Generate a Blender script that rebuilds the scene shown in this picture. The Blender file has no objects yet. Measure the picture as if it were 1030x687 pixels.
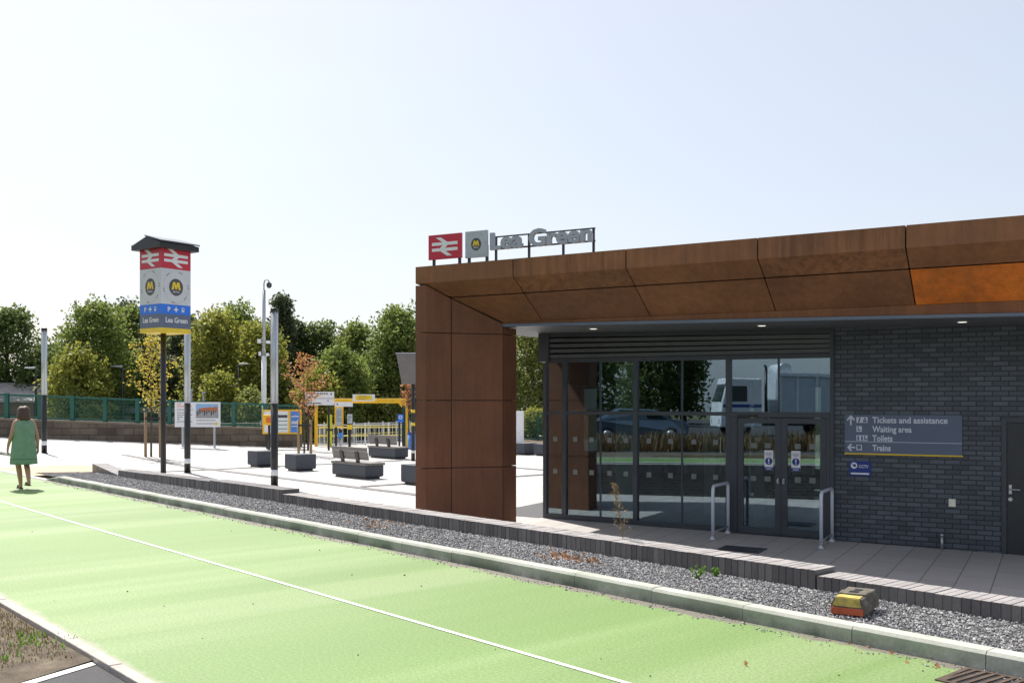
import bpy, bmesh, math, random
import numpy as np
from mathutils import Vector, Matrix
random.seed(7); RNG = np.random.default_rng(7)
S = bpy.context.scene
COL = S.collection
R = math.radians
# ------------------------------------------------------------------ camera geometry of the photograph (only used to work out real positions)
F, CX, HY, HC = 1000., 515., 403., 1.68
TH = math.atan(F / 1825.); CT, ST = math.cos(TH), math.sin(TH)
OX, OY, FZ = 3.82, 17.2, -0.62            # door corner of the station building, its floor level below the path
def at(px, py, Y):
    return Vector(((px - CX) / F * Y, Y, HC + (HY - py) * Y / F))
def gnd(px, py, z=-0.62):
    Y = (HC - z) * F / (py - HY); return Vector(((px - CX) / F * Y, Y, z))
def bw(u, y, z):                           # building frame -> world
    return Vector((OX + u * CT + y * ST, OY - u * ST + y * CT, z))
NX, NY = .757, .653                        # across the path (away from the camera); along it is (-.653,.757)
def rw(t, n, z=0.): return Vector((-NY * t + NX * n, NX * t + NY * n, z))
def tn(X, Y): return (-NY * X + NX * Y, NX * X + NY * Y)
RZ = math.atan2(NX, -NY)                   # local x runs along the path
# ------------------------------------------------------------------ tagging
def tag(o, label=None, cat=None, group=None, kind=None):
    if label: o['label'] = label
    if cat: o['category'] = cat
    if group: o['group'] = group
    if kind: o['kind'] = kind
    return o
def thing(name, label, cat, loc=(0, 0, 0), rz=0., group=None):
    o = bpy.data.objects.new(name, None); COL.objects.link(o)
    o.empty_display_size = .2
    o.location = loc; o.rotation_euler = (0, 0, rz)
    return tag(o, label, cat, group)
def kids(o): return [c for c in COL.objects if c.parent == o]
def dup(o, loc=None, rz=None, label=None, parent=None):
    c = o.copy(); COL.objects.link(c)
    if parent: c.parent = parent
    if loc is not None: c.location = loc
    if rz is not None: c.rotation_euler = (0, 0, rz)
    if label: c['label'] = label
    for k in kids(o): dup(k, parent=c)
    return c
# ------------------------------------------------------------------ mesh builder
class MB:
    def __init__(s): s.v = []; s.f = []; s.sm = []; s.mi = []; s.m = 0
    def add(s, vs, fs, smooth=False):
        b = len(s.v); s.v += [Vector(p) for p in vs]
        for f in fs: s.f.append(tuple(b + i for i in f)); s.sm.append(smooth); s.mi.append(s.m)
        return s
    def hexa(s, p):
        return s.add(p, [(0, 3, 2, 1), (4, 5, 6, 7), (0, 1, 5, 4), (1, 2, 6, 5), (2, 3, 7, 6), (3, 0, 4, 7)])
    def box(s, x0, x1, y0, y1, z0, z1):
        return s.hexa([(x0, y0, z0), (x1, y0, z0), (x1, y1, z0), (x0, y1, z0), (x0, y0, z1), (x1, y0, z1), (x1, y1, z1), (x0, y1, z1)])
    def wedge(s, x0, x1, y0, y1, a0, a1, b0, b1):      # bottoms a0,a1 and tops b0,b1 at x0 and x1
        return s.hexa([(x0, y0, a0), (x1, y0, a1), (x1, y1, a1), (x0, y1, a0), (x0, y0, b0), (x1, y0, b1), (x1, y1, b1), (x0, y1, b0)])
    def loft(s, rings, smooth=False, cap=True):
        n = len(rings[0]); vs = [p for r in rings for p in r]; fs = []
        for k in range(len(rings) - 1):
            for i in range(n):
                j = (i + 1) % n
                fs.append((k * n + i, k * n + j, (k + 1) * n + j, (k + 1) * n + i))
        s.add(vs, fs, smooth)
        if cap:
            b = len(s.v) - len(vs)
            s.f.append(tuple(b + i for i in reversed(range(n)))); s.sm.append(False); s.mi.append(s.m)
            s.f.append(tuple(b + (len(rings) - 1) * n + i for i in range(n))); s.sm.append(False); s.mi.append(s.m)
        return s
    def prism(s, poly, y0, y1):                        # polygon in x,z pushed from y0 (front) to y1
        return s.loft([[(x, y0, z) for x, z in poly], [(x, y1, z) for x, z in poly]])
    def prismz(s, poly, z0, z1):
        return s.loft([[(x, y, z0) for x, y in poly], [(x, y, z1) for x, y in poly]])
    def tube(s, p, q, r0, r1=None, n=10, smooth=True):
        p, q = Vector(p), Vector(q); r1 = r0 if r1 is None else r1
        d = (q - p).normalized(); a = d.orthogonal().normalized(); b = d.cross(a)
        ring = lambda c, r: [c + (a * math.cos(2 * math.pi * i / n) + b * math.sin(2 * math.pi * i / n)) * r for i in range(n)]
        return s.loft([ring(p, r0), ring(q, r1)], smooth)
    def pipe(s, pts, r, n=8):
        pts = [Vector(p) for p in pts]; rs = r if isinstance(r, (list, tuple)) else [r] * len(pts); rings = []; a = None
        for i, p in enumerate(pts):
            d = (pts[min(i + 1, len(pts) - 1)] - pts[max(i - 1, 0)]).normalized()
            a = d.orthogonal().normalized() if a is None else (a - d * a.dot(d)).normalized()
            b = d.cross(a)
            rings.append([p + (a * math.cos(2 * math.pi * k / n) + b * math.sin(2 * math.pi * k / n)) * rs[i] for k in range(n)])
        return s.loft(rings, True)
    def lathe(s, c, prof, n=16):
        c = Vector(c)
        return s.loft([[c + Vector((r * math.cos(2 * math.pi * i / n), r * math.sin(2 * math.pi * i / n), z)) for i in range(n)] for r, z in prof], True)
    def disc(s, cx, cz, r, y0, y1, n=28, rz=None):
        rz = rz or r
        return s.prism([(cx + r * math.cos(2 * math.pi * i / n), cz + rz * math.sin(2 * math.pi * i / n)) for i in range(n)], y0, y1)
    def xf(s, M):
        s.v = [M @ p for p in s.v]; return s
    def mesh(s, name, mats):
        me = bpy.data.meshes.new(name)
        me.from_pydata([tuple(p) for p in s.v], [], s.f)
        for m in (mats if isinstance(mats, (list, tuple)) else [mats]): me.materials.append(m)
        me.polygons.foreach_set('use_smooth', s.sm); me.polygons.foreach_set('material_index', s.mi)
        bm = bmesh.new(); bm.from_mesh(me); bmesh.ops.recalc_face_normals(bm, faces=bm.faces); bm.to_mesh(me); bm.free()
        me.update(); return me
    def build(s, name, mats, parent=None, bevel=0., loc=None, rz=0.):
        o = bpy.data.objects.new(name, s.mesh(name, mats)); COL.objects.link(o)
        if parent: o.parent = parent
        if loc is not None: o.location = loc
        if rz: o.rotation_euler = (0, 0, rz)
        if bevel:
            b = o.modifiers.new('bevel', 'BEVEL'); b.width = bevel; b.segments = 2; b.limit_method = 'ANGLE'; b.angle_limit = R(40)
        return o
def text(body, size, depth=.002, bold=.0, width=None, align='LEFT', hs=1.):
    """lettering as an MB, standing in the x,z plane, read from -y; baseline at z=0, start (or centre) at x=0"""
    cu = bpy.data.curves.new('lettering', 'FONT'); cu.body = body; cu.size = size; cu.extrude = depth / 2; cu.offset = bold
    cu.align_x = 'LEFT'; cu.resolution_u = 3
    o = bpy.data.objects.new('lettering', cu); COL.objects.link(o)
    bpy.context.view_layer.update()
    me = bpy.data.meshes.new_from_object(o.evaluated_get(bpy.context.evaluated_depsgraph_get()))
    bpy.data.objects.remove(o); bpy.data.curves.remove(cu)
    xs = [v.co.x for v in me.vertices]; x0, x1 = min(xs), max(xs)
    k = (width / (x1 - x0)) if width else 1.
    off = (x0 + x1) / 2 if align == 'CENTER' else x0
    mb = MB(); mb.add([((v.co.x - off) * k, -v.co.z, v.co.y * hs) for v in me.vertices], [tuple(p.vertices) for p in me.polygons])
    bpy.data.meshes.remove(me); return mb
def T(x, y, z): return Matrix.Translation((x, y, z))
def RotZ(a): return Matrix.Rotation(a, 4, 'Z')
def join(*ms):
    o = MB()
    for m in ms:
        b = len(o.v); o.v += m.v; o.f += [tuple(b + i for i in f) for f in m.f]; o.sm += m.sm; o.mi += m.mi
    return o
# ------------------------------------------------------------------ materials
MATS = {}
class NT:
    def __init__(s, name):
        m = bpy.data.materials.new(name); m.use_nodes = True; s.m = m; s.t = m.node_tree; s.n = s.t.nodes
        s.b = s.n['Principled BSDF']; s.out = s.n['Material Output']; s.tc = s.n.new('ShaderNodeTexCoord')
    def new(s, k, **kw):
        n = s.n.new(k)
        for a, v in kw.items(): setattr(n, a, v)
        return n
    def ln(s, a, b): s.t.links.new(a, b)
    def coord(s, scale=(1, 1, 1), rot=(0, 0, 0), src='Object'):
        mp = s.new('ShaderNodeMapping'); mp.inputs['Scale'].default_value = scale; mp.inputs['Rotation'].default_value = rot
        s.ln(s.tc.outputs[src], mp.inputs[0]); return mp.outputs[0]
    def noise(s, scale, co=None, detail=5., rough=.6):
        n = s.new('ShaderNodeTexNoise'); n.inputs['Scale'].default_value = scale; n.inputs['Detail'].default_value = detail; n.inputs['Roughness'].default_value = rough
        s.ln(co if co is not None else s.tc.outputs['Object'], n.inputs['Vector']); return n.outputs['Fac']
    def ramp(s, fac, stops):
        r = s.new('ShaderNodeValToRGB'); e = r.color_ramp.elements
        while len(e) < len(stops): e.new(.5)
        for i, (p, c) in enumerate(stops):
            e[i].position = p; e[i].color = (c, c, c, 1) if isinstance(c, (int, float)) else (*c, 1)
        s.ln(fac, r.inputs[0]); return r.outputs['Color']
    def mix(s, fac, a, b, mode='MIX'):
        m = s.new('ShaderNodeMix', data_type='RGBA', blend_type=mode)
        for k, v in ((0, fac), (6, a), (7, b)):
            if hasattr(v, 'is_output'): s.ln(v, m.inputs[k])
            elif k == 0: m.inputs[0].default_value = v
            else: m.inputs[k].default_value = (*v, 1)
        return m.outputs[2]
    def math(s, op, a, b=0.):
        m = s.new('ShaderNodeMath', operation=op)
        for k, v in ((0, a), (1, b)):
            if hasattr(v, 'is_output'): s.ln(v, m.inputs[k])
            else: m.inputs[k].default_value = v
        return m.outputs[0]
    def bump(s, h, strength=.3, dist=.01):
        b = s.new('ShaderNodeBump'); b.inputs['Strength'].default_value = strength; b.inputs['Distance'].default_value = dist
        s.ln(h, b.inputs['Height']); s.ln(b.outputs[0], s.b.inputs['Normal'])
    def col(s, c):
        if hasattr(c, 'is_output'): s.ln(c, s.b.inputs['Base Color'])
        else: s.b.inputs['Base Color'].default_value = (*c, 1)
    def rough(s, r):
        if hasattr(r, 'is_output'): s.ln(r, s.b.inputs['Roughness'])
        else: s.b.inputs['Roughness'].default_value = r
def plain(name, c, rough=.6, metal=0., vary=.15, scale=8., bump=0., stretch=(1, 1, 1)):
    if name in MATS: return MATS[name]
    n = NT(name); f = n.noise(scale, n.coord(stretch))
    lo = tuple(x * (1 - vary) for x in c); hi = tuple(min(1, x * (1 + vary)) for x in c)
    n.col(n.ramp(f, [(.3, lo), (.7, hi)])); n.rough(n.ramp(f, [(.3, max(0, rough - .06)), (.7, min(1, rough + .06))]))
    n.b.inputs['Metallic'].default_value = metal
    if bump: n.bump(n.noise(scale * 6), bump)
    MATS[name] = n.m; return n.m
def leafmat(name, cols, trans=.45):
    n = NT(name); g = n.new('ShaderNodeNewGeometry')
    st = [(i / max(1, len(cols) - 1), c) for i, c in enumerate(cols)]
    big = n.noise(.35, n.tc.outputs['Object'], 3.)
    f = n.math('ADD', n.math('MULTIPLY', g.outputs['Random Per Island'], .55), n.math('MULTIPLY', big, .5))
    c = n.ramp(f, st)
    n.col(c); n.rough(.55); n.b.inputs['Specular IOR Level'].default_value = .25
    tr = n.new('ShaderNodeBsdfTranslucent'); n.ln(n.mix(.35, c, (.34, .36, .02), 'MULTIPLY') if False else c, tr.inputs[0])
    mx = n.new('ShaderNodeMixShader'); mx.inputs[0].default_value = trans
    n.ln(n.b.outputs[0], mx.inputs[1]); n.ln(tr.outputs[0], mx.inputs[2]); n.ln(mx.outputs[0], n.out.inputs[0])
    return n.m
def brickmat(name, c1, c2, mortar, bw_, bh, ms=.01, plane='xz', off=.5, rough=.6, bump=.4, extra=.25, nscale=3.):
    n = NT(name); sp = n.new('ShaderNodeSeparateXYZ'); n.ln(n.tc.outputs['Object'], sp.inputs[0])
    cb = n.new('ShaderNodeCombineXYZ'); a, b = {'xz': ('X', 'Z'), 'xy': ('X', 'Y'), 'yx': ('Y', 'X'), 'yz': ('Y', 'Z')}[plane]
    n.ln(sp.outputs[a], cb.inputs[0]); n.ln(sp.outputs[b], cb.inputs[1])
    t = n.new('ShaderNodeTexBrick'); t.offset = off
    n.ln(cb.outputs[0], t.inputs['Vector'])
    for k, v in (('Color1', c1), ('Color2', c2), ('Mortar', mortar)): t.inputs[k].default_value = (*v, 1)
    t.inputs['Scale'].default_value = 1; t.inputs['Mortar Size'].default_value = ms; t.inputs['Mortar Smooth'].default_value = .15
    t.inputs['Brick Width'].default_value = bw_; t.inputs['Row Height'].default_value = bh; t.inputs['Bias'].default_value = 0
    f = n.noise(nscale); f2 = n.noise(40., detail=3.)
    c = n.mix(1., t.outputs['Color'], n.ramp(f, [(.25, 1 - extra), (.75, 1 + extra * .6)]), 'MULTIPLY')
    c = n.mix(1., c, n.ramp(f2, [(.2, .86), (.8, 1.1)]), 'MULTIPLY')
    n.col(c); n.rough(n.ramp(f2, [(.2, rough - .12), (.8, min(1, rough + .12))]))
    h = n.math('SUBTRACT', n.math('MULTIPLY', f2, .25), t.outputs['Fac'])
    n.bump(h, bump, .006); return n.m
def corten(name, a, b, c, streak=.5):
    n = NT(name)
    f = n.noise(1.1, n.coord((1, 1, 1)), 8., .62); st = n.noise(1., n.coord((9, 9, .7)), 6., .7); fi = n.noise(55., detail=3.)
    base = n.ramp(f, [(.28, a), (.52, b), (.78, c)])
    base = n.mix(streak, base, n.mix(1., base, n.ramp(st, [(.35, .55), (.6, 1.15)]), 'MULTIPLY'))
    base = n.mix(1., base, n.ramp(fi, [(.2, .8), (.8, 1.18)]), 'MULTIPLY')
    n.col(base); n.rough(n.ramp(f, [(.3, .62), (.7, .82)])); n.b.inputs['Specular IOR Level'].default_value = .3
    n.bump(fi, .12, .004); return n.m
def glassmat(name, tint, refl=1., base=.05):
    n = NT(name); n.n.remove(n.b)
    fr = n.new('ShaderNodeFresnel'); fr.inputs[0].default_value = 1.5
    fac = n.math('MINIMUM', n.math('ADD', n.math('MULTIPLY', fr.outputs[0], refl), base), 1.)
    w = n.noise(.7, detail=1.); bp = n.new('ShaderNodeBump'); bp.inputs['Strength'].default_value = .02; bp.inputs['Distance'].default_value = .02
    n.ln(w, bp.inputs['Height'])
    tr = n.new('ShaderNodeBsdfTransparent'); tr.inputs[0].default_value = (*tint, 1)
    gl = n.new('ShaderNodeBsdfGlossy'); gl.inputs['Roughness'].default_value = 0.0; gl.inputs[0].default_value = (.66, .84, 1., 1)
    n.ln(bp.outputs[0], gl.inputs['Normal'])
    mx = n.new('ShaderNodeMixShader'); n.ln(fac, mx.inputs[0]); n.ln(tr.outputs[0], mx.inputs[1]); n.ln(gl.outputs[0], mx.inputs[2])
    n.ln(mx.outputs[0], n.out.inputs[0]); return n.m
def emit(name, c, s):
    n = NT(name); n.col(c); n.b.inputs['Emission Color'].default_value = (*c, 1); n.b.inputs['Emission Strength'].default_value = s; return n.m
M_ANTH = plain('anthracite metal', (.046, .055, .067), .38, .0, .12, 3.)
M_ANTH2 = plain('anthracite louvre', (.075, .085, .095), .42, 0., .12, 3.)
M_TRIM = plain('blue grey trim', (.13, .16, .21), .35, .2, .1, 2.)
M_SOFFIT = plain('grey soffit', (.11, .115, .125), .5, 0., .1, 2.)
M_GALV = plain('galvanised steel', (.42, .44, .46), .42, .7, .12, 12.)
M_SILVER = plain('brushed silver', (.5, .53, .56), .28, .85, .1, 6., 0, (1, 1, .2))
M_BLACK = plain('black painted steel', (.014, .015, .017), .4, 0., .2, 6.)
M_WHITE = plain('white painted metal', (.75, .76, .77), .45, 0., .06, 4.)
M_SIGNWHITE = plain('white sign vinyl', (.74, .75, .76), .4, 0., .04, 3.)
M_SIGNGREY = plain('pale grey sign vinyl', (.42, .46, .50), .42, 0., .05, 3.)
M_PALE = plain('pale lettering', (.62, .68, .76), .5, 0., .03, 3.)
M_TOTEMW = plain('totem light grey vinyl', (.58, .60, .63), .42, 0., .04, 3.)
M_RED = plain('red sign vinyl', (.52, .020, .045), .42, 0., .06, 3.)
M_BLUE = plain('bright blue sign vinyl', (.02, .17, .72), .42, 0., .06, 3.)
M_NAVY = plain('navy sign vinyl', (.01, .035, .24), .42, 0., .06, 3.)
M_SLATE = plain('slate sign vinyl', (.11, .14, .21), .45, 0., .06, 3.)
M_YEL = plain('yellow paint', (.80, .46, .01), .45, 0., .1, 4.)
M_YELS = plain('yellow sign vinyl', (.78, .56, .03), .45, 0., .06, 4.)
M_DKLOGO = plain('dark logo grey', (.07, .075, .08), .5, 0., .05, 3.)
M_ORANGE = plain('orange plastic', (.75, .14, .015), .5, 0., .1, 5.)
M_DARKGREY = plain('dark mark grey', (.06, .06, .065), .6, 0., .1, 5.)
M_CONC = plain('charcoal precast concrete', (.065, .072, .085), .75, 0., .12, 6., .15)
M_TIMBER = plain('weathered grey timber', (.20, .185, .17), .75, 0., .25, 10., .3, (1, 1, 8))
M_STAKE = plain('timber stake', (.30, .20, .11), .8, 0., .2, 10., .2, (6, 6, 1))
M_BARK = plain('bark', (.10, .075, .05), .9, 0., .3, 12., .5)
M_FENCEG = plain('green fence paint', (.012, .10, .075), .5, 0., .15, 3.)
M_GLASS = glassmat('window glass', (.62, .69, .66), 2.6, .13)
M_GLASSD = glassmat('door glass', (.62, .69, .66), 2.6, .13)
M_FROST = plain('frosted film', (.17, .19, .18), .7, 0., .05, 5.)
M_DARKIN = plain('dark interior paint', (.10, .095, .09), .7, 0., .15, 2.)
M_PALEIN = plain('pale interior panel', (.62, .70, .65), .6, 0., .08, 2.)
M_LAMPON = emit('downlight lens', (1., .95, .86), .6)
CORT = [corten('corten steel', (.17, .076, .036), (.235, .106, .050), (.30, .140, .064), .4),
        corten('corten steel darker', (.15, .067, .036), (.205, .092, .046), (.265, .122, .057), .4),
        corten('corten steel streaked', (.16, .072, .036), (.23, .103, .049), (.30, .140, .062), .8)]
CORTO = corten('fresh orange corten', (.30, .11, .032), (.64, .175, .026), (.78, .23, .034), .45)
CORTC = corten('corten steel red brown', (.145, .062, .036), (.19, .081, .045), (.235, .103, .053), .3)
# ================================================================== ground
def L(t, n, z=0.): return (t, -n, z)
def sheet(name, t0, t1, n0, n1, z0, z1, mat, nt=1, nn=1, z=None, label=None, cat=None, skew=0.):
    mb = MB(); vs = []; fs = []
    for i in range(nt + 1):
        for j in range(nn + 1):
            t = t0 + (t1 - t0) * i / nt; n = n0 + (n1 - n0) * j / nn
            vs.append(L(t + skew * (n - 2.2) * (1 - i / nt), n, z(t, n) if z else z0 + (z1 - z0) * j / nn))
    for i in range(nt):
        for j in range(nn):
            a = i * (nn + 1) + j; fs.append((a, a + 1, a + nn + 2, a + nn + 1))
    mb.add(vs, fs, nt > 1)
    me = mb.mesh(name, mat); o = bpy.data.objects.new(name, me); COL.objects.link(o); o.rotation_euler = (0, 0, RZ)
    if me.polygons[0].normal.z < 0: me.flip_normals()
    return tag(o, label, cat, kind='structure')
def sstep(a, b, x):
    x = min(1, max(0, (x - a) / (b - a))); return x * x * (3 - 2 * x)
def plaza_z(X, Y):
    t, n = tn(X, Y)
    base = FZ + .04 * max(0, -X - 11.5) if X < -11.5 else FZ
    base = min(base, -.08)
    u = (X - OX) * CT - (Y - OY) * ST; base -= .03 * sstep(-8, -5, u) + .0135 * max(0, u + 1)
    r = sstep(23.2, 25.4, t)
    return base * (1 - r) + r * (base * sstep(7.9, 12.6, n) + -.0 * (1 - sstep(7.9, 12.6, n)))
def pz(t, n):
    v = rw(t, n); return plaza_z(v.x, v.y)
# --- green path surface
n = NT('green surfaced path'); sp = n.new('ShaderNodeSeparateXYZ'); n.ln(n.tc.outputs['Object'], sp.inputs[0])
big = n.noise(.35, n.coord((.9, .25, 1), (0, 0, R(-22))), 5., .55)
band = n.noise(.55, n.coord((1.6, .10, 1), (0, 0, R(-30))), 3., .5)
fine = n.noise(130., detail=2.); fine2 = n.noise(45., detail=3.)
c = n.ramp(band, [(.38, (.146, .250, .058)), (.49, (.166, .270, .072)), (.535, (.190, .292, .092)), (.62, (.214, .310, .112))])
c = n.mix(1., c, n.ramp(big, [(.3, .86), (.7, 1.10)]), 'MULTIPLY')
c = n.mix(1., c, n.ramp(fine, [(.3, .45), (.5, 1.), (.75, 1.3)]), 'MULTIPLY')
c = n.mix(1., c, n.ramp(fine2, [(.3, .70), (.7, 1.14)]), 'MULTIPLY')
dirt = n.noise(2.2, detail=6., rough=.7)
e1 = n.math('SUBTRACT', n.math('MULTIPLY', sp.outputs['Y'], -1.), 6.02)            # towards the kerb foot
m1 = n.ramp(n.math('ADD', n.math('MULTIPLY', e1, 2.6), n.math('MULTIPLY', n.math('SUBTRACT', dirt, .5), 1.5)), [(.36, 0.), (.52, 1.)])
e2 = n.math('ADD', n.math('MULTIPLY', sp.outputs['Y'], 1.), 2.42)                   # towards the pin kerb
m2 = n.ramp(n.math('ADD', n.math('MULTIPLY', e2, 4.), n.math('MULTIPLY', n.math('SUBTRACT', dirt, .5), 1.)), [(.4, 0.), (.6, .7)])
grime = n.ramp(fine2, [(.3, (.085, .072, .055)), (.7, (.20, .18, .145))])
c = n.mix(m1, c, grime); c = n.mix(m2, c, (.30, .29, .22))
spots = n.noise(7., detail=2., rough=.4); c = n.mix(n.ramp(spots, [(.74, 0.), (.78, .7)]), c, (.11, .15, .07))
n.col(c); n.rough(n.ramp(fine, [(.2, .57), (.8, .77)])); n.b.inputs['Specular IOR Level'].default_value = .52; n.bump(fine, .5, .004); M_PATH = n.m
# --- paving
def paving(name, c1, c2, mortar, w, h, plane, off, extra, rough, ms=.006):
    return brickmat(name, c1, c2, mortar, w, h, ms, plane, off, rough, .25, extra, .6)
M_PLAZA = paving('pale plaza paving', (.40, .39, .375), (.46, .45, .435), (.17, .165, .16), .6, .3, 'xy', .5, .10, .7)
M_BAND = paving('grey paving band', (.12, .12, .125), (.17, .17, .175), (.07, .07, .07), .2, .1, 'xy', .5, .1, .7)
M_APRON = paving('grey slab paving', (.42, .40, .375), (.47, .445, .42), (.17, .165, .155), 1.2, .42, 'yx', .5, .14, .72, .007)
M_TACT = paving('buff tactile paving', (.50, .36, .19), (.54, .40, .22), (.35, .26, .15), .4, .4, 'xy', 0, .1, .75)
def ground_mix(name, a, b, c, s, rough=.95, bump=.6):
    n = NT(name); f = n.noise(s, detail=8., rough=.7); g = n.noise(s * 18, detail=3.)
    k = n.mix(1., n.ramp(f, [(.3, a), (.5, b), (.72, c)]), n.ramp(g, [(.2, .65), (.8, 1.25)]), 'MULTIPLY')
    n.col(k); n.rough(rough); n.bump(g, bump, .02); return n.m
M_ASPH = ground_mix('asphalt', (.040, .041, .044), (.052, .052, .055), (.066, .066, .068), 3., .85, .5)
M_SOIL = ground_mix('dry soil', (.055, .042, .028), (.12, .092, .062), (.21, .17, .115), 5.)
M_EARTH = ground_mix('rough grass ground', (.05, .06, .025), (.10, .10, .04), (.16, .13, .06), .5)
M_GRAV = ground_mix('grey gravel bed', (.09, .09, .092), (.17, .17, .172), (.28, .275, .27), 60., .9, .9)
M_EDGE = ground_mix('pale concrete edging', (.36, .32, .28), (.44, .40, .36), (.50, .47, .43), 6., .85, .3)
n = NT('kerb concrete'); f = n.noise(1.6, detail=6., rough=.65); g = n.noise(60.); sp = n.new('ShaderNodeSeparateXYZ'); n.ln(n.tc.outputs['Object'], sp.inputs[0])
c = n.ramp(f, [(.3, (.30, .32, .26)), (.5, (.40, .41, .36)), (.7, (.48, .48, .44))])
c = n.mix(n.math('MULTIPLY', n.ramp(f, [(.42, 1.), (.62, 0.)]), n.ramp(sp.outputs['Z'], [(.02, 1.), (.112, .0)])), c, (.13, .155, .115))
c = n.mix(1., c, n.ramp(g, [(.2, .82), (.8, 1.12)]), 'MULTIPLY'); n.col(c); n.rough(.85); n.bump(g, .3, .004); M_KERB = n.m
n = NT('worn white marking'); f = n.noise(14., detail=5., rough=.7); n.col(n.ramp(f, [(.34, (.36, .46, .27)), (.44, (.72, .73, .68)), (.8, (.80, .80, .77))])); n.rough(.7); M_LINE = n.m

g = MB(); g.box(-260, 260, -160, 330, -2.2, -1.5); tag(g.build('ground', M_EARTH), 'rough open ground all around the station', 'ground', kind='structure')
sheet('car_park', -60, 70, -60, 2.25, -.036, -.036, M_ASPH, 1, 1, label='dark asphalt car park beside the green path', cat='asphalt')
VB = 6.75
sheet('verge', VB, 46, -1.2, 2.185, -.085, -.085, M_SOIL, 60, 12, z=lambda t, n: -.026 + .008 * math.sin(t * 2.1 + n * 3) * math.cos(n * 2.3 + t), skew=.45, label='dry bare soil verge with patchy grass beside the green path', cat='verge')
m = MB(); m.loft([[(VB - .10 - .0, -2.17, z), (VB - .02, -2.17, z), (VB - .02 - .45 * 3.4, 1.23, z), (VB - .10 - .45 * 3.4, 1.23, z)] for z in (-.034, -.030)]); tag(m.build('bay_marking', M_LINE, rz=RZ), 'white painted bay line at the edge of the asphalt', 'road marking', kind='structure')
sheet('footpath', -32, 60, 2.25, 6.30, 0, 0, M_PATH, label='wide light green surfaced path for walking and cycling', cat='path')
m = MB(); m.box(-32, 60, -4.395, -4.358, .002, .006); tag(m.build('line_marking', M_LINE, rz=RZ), 'thin white line along the middle of the green path', 'road marking', kind='structure')
m = MB(); t = -32.
while t < 60: m.box(t, t + .908, -2.262, -2.18, -.25, .006 + random.uniform(-.003, .003)); t += .915
tag(m.build('path_edging', M_EDGE, rz=RZ, bevel=.006), 'pale concrete edging strip between green path and verge', 'edging', kind='structure')
def kerb_run(m, t0, t1, n0, w=.15, h=.12):
    t = t0
    while t < t1:
        d = random.uniform(-.003, .003); e = random.uniform(-.003, .003)
        m.loft([[(tt, -(n0 + d), -.2), (tt, -(n0 + .012 + d), h - .022 + e), (tt, -(n0 + .03 + d), h + e), (tt, -(n0 + w + d), h + e), (tt, -(n0 + w + d), -.2)] for tt in (t, min(t1, t + .910))]); t += .915
m = MB(); kerb_run(m, -32, 21.6, 6.28); m.loft([[(21.6, -6.285, -.2), (21.6, -6.3, .1), (21.6, -6.315, .12), (21.6, -6.43, .12), (21.6, -6.43, -.2)], [(22.5, -6.285, -.2), (22.5, -6.3, .0), (22.5, -6.315, .012), (22.5, -6.43, .012), (22.5, -6.43, -.2)]])
tag(m.build('kerb', M_KERB, rz=RZ), 'raised concrete kerb stones between green path and gravel', 'kerb', kind='structure')
m = MB(); kerb_run(m, 31.6, 50, 8.2, .14, .09); tag(m.build('kerb', M_KERB, rz=RZ), 'short low kerb behind the walking woman at the left edge', 'kerb', kind='structure')
sheet('gravel_bed', -32, 23.9, 6.42, 7.75, .07, .02, M_GRAV, label='strip of grey gravel between kerb and low brick wall', cat='gravel strip')
# plaza in pieces so that it can ramp up to the crossing
sheet('plaza', -34, 76, 7.98, 60, 0, 0, M_PLAZA, 150, 70, z=pz, label='broad pale paved plaza leading to the platforms', cat='paving')
sheet('crossing', 22.5, 60, 6.30, 8.0, .0, .0, M_PLAZA, 1, 1, label='pale paved crossing strip where the path meets the plaza', cat='paving')
sheet('tactile_paving', 22.7, 27.3, 6.45, 8.9, 0, 0, M_TACT, 10, 10, z=lambda t, n: max(.005, pz(t, n) + .005) if n < 8 else pz(t, n) + .005, label='buff tactile paving panel at the path crossing', cat='tactile paving')
for n0, w, t0, t1, lab in ((13.95, .3, -10, 40, 'thin grey paving band between the benches and the low wall'), (22.2, .3, 4, 40, 'grey paving band farther back on the plaza')):
    sheet('paving_band', t0, t1, n0, n0 + w, 0, 0, M_BAND, 60, 1, z=lambda t, n: pz(t, n) + .012, label=lab, cat='paving')
for t0, n0, n1 in ((31.5, 9, 40), (22.6, 14.3, 34)):
    sheet('paving_band', t0, t0 + .3, n0, n1, 0, 0, M_BAND, 1, 60, z=lambda t, n: pz(t, n) + .016, label='grey paving band crossing the plaza %s' % ('near the left lamp column' if t0 > 30 else 'behind the grey seat blocks'), cat='paving')
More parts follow.
